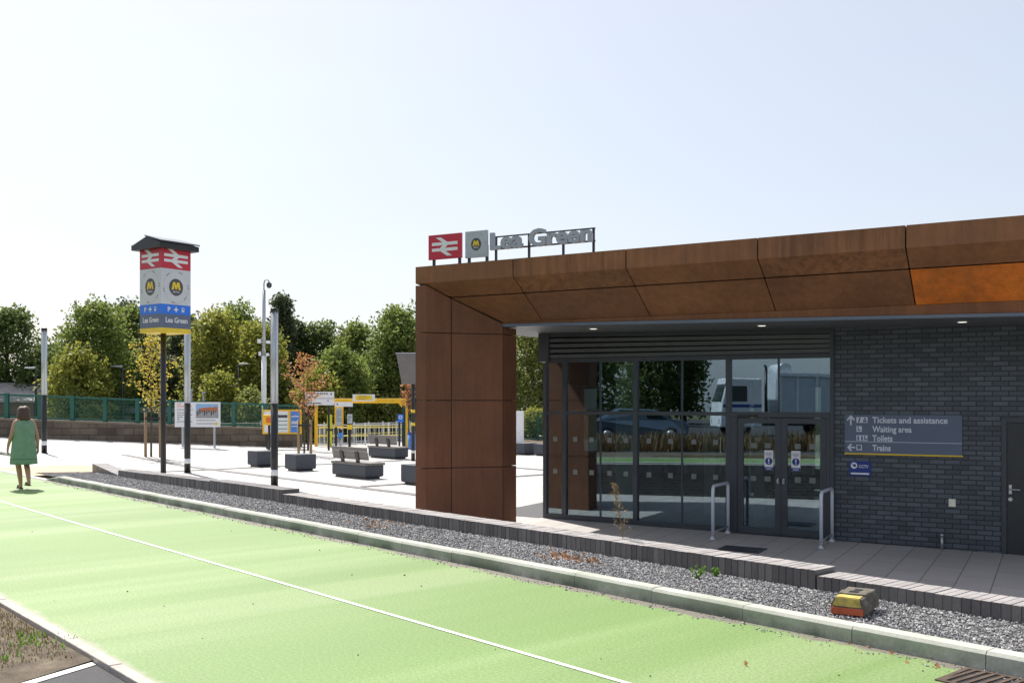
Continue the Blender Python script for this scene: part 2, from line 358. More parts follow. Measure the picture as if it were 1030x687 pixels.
# loose stones: nobody could count them
def stones(name, N, tr, nr, zf, size, mat, dens=None):
    t = RNG.uniform(*tr, N); nn = RNG.uniform(*nr, N); s = RNG.uniform(*size, N)
    base = np.array([[1, 0, 0], [-1, 0, 0], [0, 1, 0], [0, -1, 0], [0, 0, 1], [0, 0, -1]], float)
    v = base[None] * RNG.uniform(.55, 1.25, (N, 6, 1)) * s[:, None, None]
    v += RNG.normal(0, .18, (N, 6, 3)) * s[:, None, None]; v[:, :, 2] *= .75
    a = RNG.uniform(0, 6.28, N); ca, sa = np.cos(a), np.sin(a)
    x = v[:, :, 0] * ca[:, None] - v[:, :, 1] * sa[:, None]; y = v[:, :, 0] * sa[:, None] + v[:, :, 1] * ca[:, None]
    P = np.stack([x + t[:, None], y - nn[:, None], v[:, :, 2] + np.array([zf(a_, b_) for a_, b_ in zip(t, nn)])[:, None]], -1).reshape(-1, 3)
    tri = np.array([[0, 2, 4], [2, 1, 4], [1, 3, 4], [3, 0, 4], [2, 0, 5], [1, 2, 5], [3, 1, 5], [0, 3, 5]])
    Fc = (tri[None] + (np.arange(N) * 6)[:, None, None]).reshape(-1, 3)
    me = bpy.data.meshes.new(name); me.from_pydata(P.tolist(), [], Fc.tolist()); me.materials.append(mat)
    o = bpy.data.objects.new(name, me); COL.objects.link(o); o.rotation_euler = (0, 0, RZ); return o
n = NT('gravel stones'); g = n.new('ShaderNodeNewGeometry')
n.col(n.mix(1., n.ramp(g.outputs['Random Per Island'], [(0., (.13, .13, .135)), (.35, (.22, .22, .222)), (.75, (.34, .337, .332)), (1., (.52, .51, .50))]), n.ramp(n.noise(70.), [(.2, .8), (.8, 1.15)]), 'MULTIPLY')); n.rough(.85); M_STONE = n.m
zf = lambda t, nn: .07 - (nn - 6.42) / 1.33 * .05 + .008
join_o = stones('gravel', 34000, (-6, 9), (6.44, 7.71), zf, (.006, .0155), M_STONE)
tag(join_o, 'loose grey gravel stones filling the strip behind the kerb', 'gravel', kind='stuff')
tag(stones('gravel', 15000, (9, 23.8), (6.44, 7.71), zf, (.009, .018), M_STONE), 'darker looking gravel stones at the far left end of the strip', 'gravel', kind='stuff')
n = NT('debris'); g = n.new('ShaderNodeNewGeometry'); n.col(n.ramp(g.outputs['Random Per Island'], [(0., (.03, .03, .025)), (.6, (.10, .07, .04)), (1., (.25, .13, .05))])); n.rough(.9); M_DEBRIS = n.m
dz = lambda t, nn: .004
tag(stones('grit', 1500, (-7, 22), (6.08, 6.27), dz, (.004, .012), M_STONE), 'grit and chippings washed against the kerb foot', 'grit', kind='stuff')
tag(stones('debris', 34, (-4, 14), (2.4, 6.1), dz, (.005, .012), M_DEBRIS), 'dark specks of debris scattered on the green path', 'debris', kind='stuff')
def leaves(name, cx, cy, cz, N, rx, ry, h, size, mat, up=.5):
    """a scatter of curled leaf faces"""
    c = np.stack([RNG.normal(cx, rx, N), RNG.normal(cy, ry, N), cz + np.abs(RNG.normal(0, h, N))], -1)
    return c
def quads(name, C, size, mat, parent=None, upbias=0., aspect=.6):
    N = len(C); s = RNG.uniform(.65, 1.3, N) * size
    a = RNG.normal(0, 1, (N, 3)); a /= np.linalg.norm(a, axis=1)[:, None]
    nrm = RNG.normal(0, 1, (N, 3)); nrm[:, 2] += upbias; nrm -= (nrm * a).sum(1)[:, None] * a; nrm /= np.linalg.norm(nrm, axis=1)[:, None]
    b = np.cross(nrm, a); w = s * aspect
    fold = nrm * (s * .12)[:, None]
    P = np.stack([C - a * s[:, None] * .5, C + b * w[:, None] * .5 - fold, C + a * s[:, None] * .5, C - b * w[:, None] * .5 - fold], 1).reshape(-1, 3)
    Fc = np.arange(N * 4).reshape(N, 4)
    me = bpy.data.meshes.new(name)
    me.vertices.add(N * 4); me.vertices.foreach_set('co', P.astype(np.float32).ravel())
    me.loops.add(N * 4); me.loops.foreach_set('vertex_index', Fc.ravel().astype(np.int32))
    me.polygons.add(N); me.polygons.foreach_set('loop_start', (np.arange(N) * 4).astype(np.int32)); me.polygons.foreach_set('loop_total', np.full(N, 4, np.int32))
    me.materials.append(mat); me.update(calc_edges=True); me.validate()
    o = bpy.data.objects.new(name, me); COL.objects.link(o)
    if parent: o.parent = parent
    return o
M_DRYLEAF = leafmat('dry leaves', [(.16, .07, .025), (.28, .13, .05), (.38, .2, .09), (.2, .1, .06)], .2)
P1 = gnd(562, 560, .05); P2 = gnd(375, 527, .05)
C = np.concatenate([leaves('', P1.x, P1.y, .05, 60, .16, .16, .014, .07, 0), leaves('', P1.x + .25, P1.y - .3, .05, 26, .12, .14, .012, 0, 0), leaves('', P2.x, P2.y, .05, 40, .2, .25, .012, 0, 0)])
tag(quads('leaf_litter', C, .06, M_DRYLEAF, upbias=2.), 'brown fallen leaves gathered on the gravel by the low wall', 'leaf litter', kind='stuff')
C = []
for px, py in ((930, 664), (940, 668), (900, 655), (868, 645), (745, 620), (805, 633), (590, 582), (466, 547)):
    p = gnd(px, py, .01); C.append(leaves('', p.x, p.y, .008, 4, .12, .06, .006, 0, 0))
p = gnd(744, 667, .01); C.append(leaves('', p.x, p.y, .01, 2, .03, .02, .01, 0, 0))
tag(quads('leaf_litter', np.concatenate(C), .038, M_DRYLEAF, upbias=2.5), 'few dead leaves lying along the kerb foot', 'leaf litter', kind='stuff')
# verge grass
def blades(name, pts, h, mat, w=.008):
    V = []; Fc = []
    for (x, y, z) in pts:
        a = random.uniform(0, 6.28); hh = h * random.uniform(.5, 1.3); lx, ly = math.cos(a) * hh * .45, math.sin(a) * hh * .45; b = len(V)
        px, py = -math.sin(a) * w, math.cos(a) * w
        V += [(x - px, y - py, z), (x + px, y + py, z), (x + lx * .5 + px * .7, y + ly * .5 + py * .7, z + hh * .6), (x + lx * .5 - px * .7, y + ly * .5 - py * .7, z + hh * .6), (x + lx, y + ly, z + hh)]
        Fc += [(b, b + 1, b + 2, b + 3), (b + 3, b + 2, b + 4)]
    me = bpy.data.meshes.new(name); me.from_pydata(V, [], Fc); me.materials.append(mat); o = bpy.data.objects.new(name, me); COL.objects.link(o); return o
M_GRASS = leafmat('dry grass', [(.07, .09, .02), (.16, .14, .05), (.26, .20, .09), (.12, .12, .03)], .3)
M_WEED = leafmat('green weed', [(.09, .2, .02), (.13, .27, .03), (.2, .33, .05)], .4)
pts = []
cl = [(random.uniform(7.0, 11.), random.uniform(-.3, 2.1)) for _ in range(190)]
for t, nn in cl:
    for _ in range(random.randint(12, 40)):
        a, b = t + random.gauss(0, .1), min(2.15, nn + random.gauss(0, .08))
        if a > VB + .06 + .45 * (b - 2.2): pts.append(tuple(rw(a, b, -.035)))
for _ in range(9000):
    a, b = random.uniform(6.9, 12), random.uniform(.4, 2.15)
    if a > VB + .06 + .45 * (b - 2.2): pts.append(tuple(rw(a, b, -.035)))
tag(blades('grass', pts, .030, M_GRASS, .0045), 'sparse dry grass growing on the soil verge', 'grass', kind='stuff')
pts = []
for px, py in ((28, 645), (34, 641), (25, 650), (70, 648), (5, 662)):
    p = gnd(px, py, -.03)
    for _ in range(22): pts.append((p.x + random.gauss(0, .07), p.y + random.gauss(0, .06), -.035))
tag(blades('weeds', pts, .05, M_WEED, .007), 'bright green weed patch on the soil verge', 'weeds', kind='stuff')
# litter-like pale chips in the soil
tag(stones('pebbles', 500, (6.9, 16), (-.8, 2.14), lambda t, nn: -.024, (.004, .012), M_STONE), 'small pale pebbles scattered over the soil verge', 'pebbles', kind='stuff')

# ================================================================== low brick wall (pieces stepped in height)
M_COPE = plain('dark coping brick', (.085, .080, .082), .7, 0., .3, 2.5, .2)
M_WALLB = brickmat('dark wall brick', (.06, .056, .058), (.10, .085, .085), (.14, .135, .13), .225, .075, .010, 'xz', .5, .75, .5, .3)
M_MORT = plain('grey mortar', (.16, .15, .14), .9, 0., .15, 20.)
lw = thing('low_wall', 'low dark brick wall with soldier coping stepping along the gravel strip', 'wall', rw(0, 7.7, 0), RZ)
pieces = [(-30, 4.85, .150, .152), (4.86, 14.65, .195, .172), (14.66, 17.4, .235, .225), (17.41, 20.05, .205, .185), (20.06, 22.15, .178, .155), (22.16, 23.86, .05, .225)]
body = MB(); mort = MB(); cop = MB()
W = .33
def split_px(px, py, z): v = gnd(px, py, z); return tn(v.x, v.y)
for t0, t1, za, zb in pieces:
    N = max(1, int(round((t1 - t0) / .075)))
    zt = lambda t: za + (zb - za) * (t - t0) / (t1 - t0)
    ca = lambda t: zt(t) - .215
    mort.wedge(t0 + .006, t1 - .006, -W + .006, -.006, za - .21, zb - .21, za - .007, zb - .007)
    body.wedge(t0, t1, -W + .004, -.004, -1.2, -1.2, za - .212, zb - .212)
    for i in range(N):
        a = t0 + (t1 - t0) * i / N; b = t0 + (t1 - t0) * (i + 1) / N - .009; j = random.uniform(-.003, .003); k = random.uniform(-.0025, .0025)
        cop.wedge(a, b, -W + j, j, zt(a) - .214, zt(b) - .214, zt(a) + k, zt(b) + k)
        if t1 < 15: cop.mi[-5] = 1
n = NT('coping brick'); g = n.new('ShaderNodeNewGeometry'); f = n.noise(30.)
n.col(n.mix(1., n.ramp(g.outputs['Random Per Island'], [(0., (.085, .080, .082)), (.5, (.12, .112, .112)), (1., (.17, .155, .15))]), n.ramp(f, [(.2, .75), (.8, 1.2)]), 'MULTIPLY')); n.rough(.42); n.b.inputs['Specular IOR Level'].default_value = .7; n.bump(f, .2, .003); M_COPE = n.m
body.build('brick_course', M_WALLB, lw); mort.build('mortar', M_MORT, lw); M_COPESUN = plain('coping top with painted sunlight', (.29, .275, .27), .75, 0., .25, 5., .1)  # second coping colour paints sun brightness onto the right pieces' top faces
cop.build('coping', [M_COPE, M_COPESUN], lw)

# drain grate at the kerb foot
p = gnd(978, 679, .0); t_, n_ = tn(p.x, p.y)
dg = thing('drain_grate', 'rusty slotted iron drain grate set at the kerb foot', 'drain', rw(t_ - .2, 6.05, 0), RZ)
M_RUST = plain('rusty iron', (.085, .058, .042), .75, .3, .45, 9., .3)
m = MB(); m.box(-.30, .30, -.2, -.17, -.06, .008); m.box(-.30, .30, .19, .22, -.06, .008); m.box(-.30, -.27, -.17, .19, -.06, .008); m.box(.27, .30, -.17, .19, -.06, .008); m.build('frame', M_RUST, dg)
m = MB()
for i in range(9): x = -.245 + i * .058; m.loft([[(x, -.17, -.05), (x + .026, -.17, -.05), (x + .026, -.17, .009), (x, -.17, .009)], [(x + .03, .19, -.05), (x + .056, .19, -.05), (x + .056, .19, .009), (x + .03, .19, .009)]])
m.build('bars', M_RUST, dg)
m = MB(); m.box(-.27, .27, -.17, .19, .001, .0035); m.build('pit', M_BLACK, dg)

# rubber sign foot left on the gravel
p = gnd(859, 617, .07)
rb = thing('sign_foot', 'dirty rubber traffic sign foot with yellow top and red front lying on the gravel', 'sign foot', (p.x + .02, p.y + .08, .075), R(-32))
n = NT('dirty black rubber'); f = n.noise(14., detail=6.); n.col(n.ramp(f, [(.3, (.05, .045, .038)), (.55, (.13, .115, .09)), (.75, (.24, .21, .17))])); n.rough(.9); n.bump(f, .5, .01); M_RUB = n.m
m = MB()
for i, (y0, y1, h) in enumerate(((-.17, -.04, .125), (-.04, .11, .14), (.11, .30, .13))):
    m.loft([[(-.125, y0, 0), (.125, y0, 0), (.125, y0, h * .6), (.10, y0, h), (-.10, y0, h), (-.125, y0, h * .6)], [(-.13, y1 - .006, 0), (.13, y1 - .006, 0), (.13, y1 - .006, h * .6), (.105, y1 - .006, h), (-.105, y1 - .006, h), (-.13, y1 - .006, h * .6)]])
m.build('rubber_body', M_RUB, rb, .008)
m = MB(); m.box(-.035, .035, .0, .07, .136, .142); m.box(-.03, .03, .15, .21, .128, .133); m.build('post_socket', M_BLACK, rb)
m = MB(); m.loft([[(-.115, -.172, .06), (.10, -.172, .06), (.10, -.166, .06), (-.115, -.166, .06)], [(-.085, -.172, .125), (.085, -.172, .125), (.085, -.166, .125), (-.085, -.166, .125)]]); m.box(-.088, .088, -.166, -.06, .126, .131)
m.build('reflector', plain('dirty yellow plastic', (.46, .36, .09), .7, 0., .45, 14.), rb, .004)
m = MB(); m.box(-.12, .115, -.18, -.172, .0, .052); m.build('reflector', plain('red orange plastic', (.48, .10, .035), .6, 0., .3, 12.), rb, .003)

# weeds by the wall
def weed(px, py, z, h, lab, leaf, name='weed', n=5, cat='weed'):
    p = gnd(px, py, z); th = thing(name, lab, cat, (p.x, p.y, z))
    m = MB(); tips = []
    for i in range(n):
        a = random.uniform(0, 6.28); l = h * random.uniform(.35, 1.); b = (random.gauss(0, .01), random.gauss(0, .01), 0)
        q = (math.cos(a) * l * .2, math.sin(a) * l * .2, l * .6); e = (math.cos(a) * l * .45, math.sin(a) * l * .4, l)
        m.pipe([b, q, e], [.005, .004, .002], 5); tips += [q, e]
    m.build('stem', M_WEED, th)
    C = np.concatenate([RNG.normal(t, h * .14, (5, 3)) for t in tips]); C[:, 2] = np.abs(C[:, 2]); quads('leaves', C, leaf, M_WEED, th)
weed(720, 580, .03, .075, 'small bright green weed in the gravel below the doors', .035, n=4)
p = gnd(628, 556, .03)
M_DRYST = leafmat('dry stalk', [(.16, .12, .06), (.25, .18, .08), (.33, .22, .10)], .2)
wd = thing('tall_weed', 'tall thin dried weed stalk standing in front of the glass wall', 'weed', (p.x, p.y, .03))
m = MB(); st = [(0, 0, 0), (-.02, 0, .2), (-.05, .01, .42), (-.09, 0, .62), (-.11, .01, .76)]; m.pipe(st, [.006, .0055, .0045, .003, .002], 5); CC = []
for k in range(26):
    f = .25 + .75 * k / 26; i = min(3, int(f * 4)); q = Vector(st[i]).lerp(Vector(st[i + 1]), f * 4 - i); a = k * 2.4; l = .10 * (1.15 - f)
    e = q + Vector((math.cos(a) * l, math.sin(a) * l, l * .8)); m.pipe([q, e], [.0025, .0012], 4); CC += [e, q.lerp(e, .6)]
m.build('stalk', M_DRYST, wd); C = np.concatenate([RNG.normal(tuple(c), .012, (5, 3)) for c in CC]); quads('seed_heads', C, .02, M_DRYST, wd)
weed(702, 583, .03, .13, 'small brown dry weed in the gravel left of the doors', .035, n=4)
# ================================================================== station building (local frame: x along the wall, -y towards the path, z from the floor)
RB = -TH; Z0 = -FZ
st = thing('station_building', 'single storey station building with rusty corten steel portal, glazed entrance and dark brick wall', 'building', bw(0, 0, FZ), RB)
yA, yF, yI, yR = -3.0, -2.63, -1.98, -1.56
UL, UA, UF, UI, UR = -4.566, -4.365, -4.087, -3.447, -3.461
U1 = 9.2; UB0 = -3.66
def lin(u, a, b, ua=-4.57, ub=4.55): return a + (b - a) * (u - ua) / (ub - ua)
zTop = lambda u: lin(u, 3.93, 3.988) + Z0
zCr = lambda u: lin(u, 3.65, 3.686) + Z0
zFo = lambda u: lin(u, 3.434, 3.459) + Z0
zIn = lambda u: lin(u, 3.029, 3.022) + Z0
zSo = lambda u: lin(u, 2.992, 2.829) + Z0              # underside of the canopy
zLo = lambda u: lin(u, 2.895, 2.795, -3.6, 1.65) + Z0  # top of the louvre
zGl = lambda u: lin(u, 2.40, 2.388, -3.6, 1.65) + Z0   # head of the glazing
zFl = lambda u: -.0135 * u + .012                      # the floor falls gently
# --- fascia panels
joints = [UL, -2.694, -.762, 1.225, 3.177, 5.15, 7.12, U1]; G_ = .009
for k in range(len(joints) - 1):
    a, b = joints[k] + (G_ if k else 0), joints[k + 1] - G_
    def ring(us): return [(us[0], yI + .03, zTop(us[0])), (us[1], yA, zTop(us[1])), (us[2], yA, zCr(us[2])), (us[3], yF, zFo(us[3])), (us[4], yF + .03, zFo(us[4]) + .012), (us[5], yI + .03, zFo(us[5]) + .012)]
    la = [UL, UL, UL, UF, UF, UF] if k == 0 else [a] * 6
    m = MB()
    m.loft([ring(la), ring([b] * 6)])
    if k == 0: m.add([(UL, yA, zCr(UL)), (UA, yA, zCr(UA)), (UF, yF, zFo(UF)), (UL, yF, zCr(UL))], [(0, 1, 2, 3)])
    m.build('fascia_panel', CORT[2 if k % 2 else 0], st)
    aa = UF + .04 if k == 0 else a                        # sloping panel below the fold
    m = MB(); e = .014
    def r2(u0, u1): return [(u0, yF + .012, zFo(u0) - e), (u1, yI, zIn(u1)), (u1, yI + .05, zIn(u1)), (u1, yI + .05, zFo(u1) - e), (u0, yF + .05, zFo(u0) - e)]
    m.loft([r2(aa if k else UF, aa if k else UI), r2(b, b)])
    m.build('sloping_panel', [CORT[0], CORT[1], CORT[0], CORT[1], CORTO, CORT[1], CORT[0]][k] , st)
m = MB(); m.wedge(UR, U1, yI + .004, yI + .055, zSo(UR) + .03, zSo(U1) + .03, zIn(UR) - .004, zIn(U1) - .004); m.build('fascia_lower_edge', CORT[1], st)
m = MB(); m.wedge(UR + .02, U1, yI - .012, yI + .10, zSo(UR) - .022, zSo(U1) - .022, zSo(UR) + .026, zSo(U1) + .026); m.build('soffit_edge_trim', M_TRIM, st)
# --- corten leg of the portal
zj = [-.5, .543 + Z0, 1.685 + Z0, 2.822 + Z0, 9]
for k in range(4):
    top = k == 3; g = .007; lo = zj[k] + (g if k else 0); hi = zj[k + 1] - g
    def zt(y, dz): 
        if not top: return hi
        u = UL
        return (zCr(UL) - .035 if y <= yA + .001 else zFo(UF) - .03 if y <= yF + .001 else zIn(UI) - .03 if y < yI + .01 else zSo(UR) - .024)
    pts = [(UL, yR, zSo(UR) - .024 if top else hi), (UL, yA, zt(yA, 0)), (UA, yA, zt(yA, 0)), (UF - .006, yF, zt(yF, 0)), (UF - .006, yF + .03, zt(yF, 0)), (UL + .12, yF + .03, zt(yF, 0))]
    m = MB(); poly = [(UL, yR), (UL, yA), (UA, yA), (UF - .006, yF), (UF - .03, yF + .03), (UL + .06, yF + .03), (UL + .06, yR)]
    if top:
        zs = [zSo(UR) + .0, zCr(UL) - .035, zCr(UL) - .035, zFo(UF) - .03, zFo(UF) - .03, zCr(UL) - .06, zSo(UR)]
        zs[0] = zs[6] = zCr(UL) - .035
    else: zs = [hi] * 7
    m.loft([[(x, y, lo) for x, y in poly], [(x, y, z) for (x, y), z in zip(poly, zs)]])
    m.build('leg_panel', CORTC, st)
    m = MB(); poly = [(UF + .006, yF), (UI - .004, yI), (UI - .03, yI + .03), (UF + .0, yF + .03)]
    zs = [zFo(UF) - .03, zIn(UI) - .03, zIn(UI) - .03, zFo(UF) - .03] if top else [hi] * 4
    m.loft([[(x, y, lo) for x, y in poly], [(x, y, z) for (x, y), z in zip(poly, zs)]]); m.build('leg_panel', CORTC, st)
    m = MB(); poly = [(UI + .004, yI + .004), (UR + .03, yR), (UR - .02, yR), (UI - .03, yI + .034)]
    zs = [zSo(UR) - .03] * 4 if top else [hi] * 4
    m.loft([[(x, y, lo) for x, y in poly], [(x, y, z) for (x, y), z in zip(poly, zs)]]); m.build('leg_panel', CORTC, st)
for k in range(4):
    m = MB(); m.box(UL + .064, UR + .028, yR + .001, yR + .03, zj[k] + (.007 if k else 0), zj[k + 1] - .007 if k < 3 else zSo(UR) - .03); m.build('leg_panel', CORTC, st)
m = MB(); m.loft([[(UL + .10, yF + .05, -.5), (UF - .05, yF + .05, -.5), (UI - .05, yI + .05, -.5), (UR - .04, yR - .01, -.5), (UL + .10, yR - .01, -.5)], [(UL + .10, yF + .05, 3.5), (UF - .05, yF + .05, 3.5), (UI - .05, yI + .05, 3.5), (UR - .04, yR - .01, 3.5), (UL + .10, yR - .01, 3.5)]]); m.build('leg_core', M_BLACK, st)
# --- roof, soffit
m = MB(); m.wedge(UL + .05, U1, yI + .06, -.05, zSo(UL) + .03, zSo(U1) + .03, zTop(UL) - .12, zTop(U1) - .12); m.wedge(UL + .05, U1, -.05, 8.2, zSo(UL) + .03, zSo(U1) + .03, zTop(UL) - .5, zTop(U1) - .5)
m.v = [Vector((p.x if not (p.x < UL + .06 and p.y > 1.2) else UB0 - .0, p.y, p.z)) for p in m.v]
m = MB(); m.wedge(UL + .05, U1, yI + .06, 1.15, zSo(UL) + .03, zSo(U1) + .03, zTop(UL) - .12, zTop(U1) - .12); m.wedge(UB0 - .05, U1, 1.152, 8.2, zSo(UB0) + .03, zSo(U1) + .03, zTop(UB0) - .12, zTop(U1) - .12)
m.build('roof', M_ANTH2, st)
m = MB(); m.wedge(UR + .04, U1, yI + .10, 1.15, zSo(UR) - .012, zSo(U1) - .012, zSo(UR) + .026, zSo(U1) + .026); m.wedge(UL + .06, UR + .036, yR, 1.15, zSo(UL) - .012, zSo(UR) - .012, zSo(UL) + .026, zSo(UR) + .026); so = m.build('soffit', M_SOFFIT, st)
for u in (-2.14, .79, 3.71, 6.6):
    z = zSo(u) - .012; d = MB(); d.lathe((u, -1.1, z - .012), [(.085, .0), (.085, .016)], 20); dl = d.build('downlight', M_GALV, st)
    d = MB(); d.lathe((u, -1.1, z - .0155), [(.06, .0), (.06, .003)], 20); d.build('lens', M_LAMPON, dl)
# --- dark brick wall with the service door
DU0, DU1, DZ = 4.17, 5.22, 1.425 + Z0
M_BRICK = brickmat('dark blue grey brick', (.054, .067, .086), (.108, .130, .160), (.028, .030, .034), .225, .0765, .010, 'xz', .5, .5, .5, .3, 1.4)
m = MB()
for a, b, z0, z1 in ((1.70, DU0, -.6, None), (DU0, DU1, DZ, None), (DU1, U1, -.6, None)):
    m.wedge(a, b, .0, .30, z0, z0, z1 or zSo(a) + .03, z1 or zSo(b) + .03)
m.build('brick_wall', M_BRICK, st)
m = MB(); m.box(DU0 + .003, DU0 + .075, -.012, .08, -.3, DZ - .003); m.box(DU1 - .075, DU1 - .003, -.012, .08, -.3, DZ - .003); m.box(DU0 + .077, DU1 - .077, -.012, .08, DZ - .075, DZ - .003)
m.build('door_frame', M_ANTH, st)
m = MB(); m.box(DU0 + .08, DU1 - .08, .012, .06, -.05, DZ - .08)
sd = m.build('service_door', plain('dark grey door paint', (.028, .032, .035), .4, 0., .1, 2.), st)
m = MB(); m.box(DU0 + .105, DU0 + .145, .006, .011, .88, 1.02); m.tube((DU0 + .125, .008, .955), (DU0 + .125, -.05, .955), .012); m.tube((DU0 + .115, -.045, .955), (DU0 + .26, -.045, .95), .011); m.build('handle', M_SILVER, sd)
m = MB(); m.disc(DU0 + .125, .80, .03, .004, .012); m.build('keyhole_plate', M_SILVER, sd)
# --- louvre above the glazing
m = MB(); nsl = 4
ua, ub = -3.52, 1.64
for i in range(nsl):
    f0, f1 = i / nsl, (i + 1) / nsl
    za = lambda u, f: zGl(u) + .075 + (zLo(u) - .015 - zGl(u) - .075) * f
    m.loft([[(u, -.05, za(u, f0) + .008), (u, -.058, za(u, f0) + .072), (u, .02, za(u, f1) - .004), (u, .05, za(u, f1) - .004), (u, .05, za(u, f1) - .02)] for u in (ua, ub)])
m.build('louvre', M_ANTH2, st)
m = MB(); m.wedge(ua, 1.68, .06, .12, zGl(ua), zGl(ub), zSo(ua) + .02, zSo(ub) + .02); m.build('louvre_backing', M_BLACK, st)
m = MB(); m.wedge(ua, 1.67, -.07, .058, zLo(ua) - .012, zLo(1.67) - .012, zSo(ua) - .014, zSo(1.67) - .014); m.wedge(-3.74, ua - .003, -.08, .35, zGl(ua) + .02, zGl(ua) + .02, zSo(ua) - .014, zSo(ua) - .014); m.box(1.645, 1.70, -.075, .1, zGl(1.6), zSo(1.6) - .014)
m.build('louvre_frame', M_ANTH, st)
# --- glazed front
gf = MB()
zT = 1.45 + Z0; UG0, UG1 = -3.66, 1.70
def vbar(m, u, w, z0, z1, y0=-.045, y1=.06): m.box(u - w / 2, u + w / 2, y0, y1, z0, z1)
for u, w in ((UG0 + .035, .07), (-3.22, .085), (-1.79, .085), (-.07, .09), (UG1 - .03, .06)): vbar(gf, u, w, -.25, zGl(u))
gf.wedge(UG0 + .072, UG1 - .062, -.04, .055, zGl(UG0), zGl(UG1), zGl(UG0) + .072, zGl(UG1) + .072)
for a, b in ((UG0 + .071, -3.264), (-3.176, -1.834), (-1.746, -.116)):
    gf.box(a, b, -.038, .05, zT - .03, zT + .035); gf.box(a, b, -.04, .05, -.25, .10 + zFl(a))
for u in (-2.49, -.916): vbar(gf, u, .03, .10, zT - .032, -.01, .03); vbar(gf, u, .03, zT + .037, zGl(u), -.01, .03)
vbar(gf, .79, .03, 1.52 + Z0, zGl(.79), -.02, .03)
gf.box(-.024, UG1 - .062, -.06, .05, zT - .045, zT + .04)
gl = gf.build('window_frame', M_ANTH, st)
ed = [UG0 + .07, -3.262, None, -3.178, -2.507, -2.473, -1.832, None, -1.748, -.933, -.899, -.115]
for a, b in ((UG0 + .07, -3.262), (-3.178, -2.507), (-2.473, -1.832), (-1.748, -.933), (-.899, -.115)):
    for z0, z1 in ((.10 + zFl(a), zT - .03), (zT + .035, zGl(a) - .001)):
        m = MB(); m.box(a, b, .004, .016, z0, z1); pn = m.build('window_pane', M_GLASS, st)
        if z0 < 1:
            w = b - a; N = 2 if w > .6 else 1
            for i in range(N):
                for zz in (.97 + Z0, .36 + Z0):
                    c = a + w * (i + .5) / N + .02; q = MB(); q.box(c - .06, c + .03, -.0005, .003, zz - .06, zz + .03); q.build('safety_square', M_FROST, pn)
for a, b in ((-.024, .774), (.806, UG1 - .062)):
    m = MB(); m.box(a, b, .004, .016, zT + .04, zGl(.8) - .001); m.build('window_pane', M_GLASS, st)
# entrance doors
def door(a, b, hx, nx):
    f = MB(); z0, z1 = .03, 1.385 + Z0; s = .10
    f.box(a, a + s, -.035, .025, z0, z1); f.box(b - s, b, -.035, .025, z0, z1); f.box(a + s, b - s, -.035, .025, z0, z0 + .12); f.box(a + s, b - s, -.035, .025, z1 - .09, z1)
    d = f.build('entrance_door', M_ANTH, st)
    m = MB(); m.box(a + s - .004, b - s + .004, -.008, .004, z0 + .118, z1 - .088); m.build('glass', M_GLASSD, d)
    m = MB(); m.box(hx - .016, hx + .016, -.06, -.036, .325 + Z0 - .045, .325 + Z0 + .045); m.box(hx - .012, hx + .012, -.10, -.061, .325 + Z0 - .02, .325 + Z0 + .03); m.build('handle', M_SILVER, d)
    for cx in (a + s + .17, b - s - .13):
        for zz in (.915 + Z0, .353 + Z0): q = MB(); q.box(cx - .05, cx + .05, -.0095, -.0085, zz - .045, zz + .045); q.build('safety_square', M_FROST, d)
    m = MB(); m.box(nx - .075, nx + .075, -.0125, -.010, .50 + Z0, .84 + Z0); no = m.build('notice', M_SIGNWHITE, d)
    m = MB(); m.disc(nx, .655 + Z0, .062, -.0145, -.0128); m.box(nx - .074, nx + .074, -.0145, -.0128, .502 + Z0, .555 + Z0); m.build('blue_symbol', M_NAVY, no)
    m = MB(); m.box(nx - .010, nx + .010, -.0165, -.0148, .645 + Z0, .70 + Z0); m.box(nx - .010, nx + .010, -.0165, -.0148, .615 + Z0, .633 + Z0); m.box(nx - .05, nx + .05, -.0165, -.0148, .535 + Z0, .541 + Z0); m.box(nx - .045, nx + .045, -.0165, -.0148, .517 + Z0, .523 + Z0); m.build('white_mark', M_SIGNWHITE, no)
    m = MB(); m.box(nx - .055, nx + .05, -.0145, -.0128, .790 + Z0, .796 + Z0); m.box(nx - .055, nx + .055, -.0145, -.0128, .768 + Z0, .774 + Z0); m.box(nx - .04, nx + .04, -.0145, -.0128, .747 + Z0, .753 + Z0); m.build('small_print', M_NAVY, no)
m = MB(); m.box(-.022, .085, -.05, .04, -.2, zT - .047); m.box(1.585, UG1 - .063, -.05, .04, -.2, zT - .047); m.box(.087, 1.583, -.05, .04, 1.395 + Z0, zT - .047); m.box(.087, 1.583, -.055, .05, -.2, .022); m.build('door_frame', M_ANTH, st)
door(.09, .834, .79, .625); door(.838, 1.58, .885, 1.078)
m = MB(); m.box(.10, .45, -.075, -.052, 1.40 + Z0, 1.44 + Z0); m.build('door_closer', M_BLACK, st)
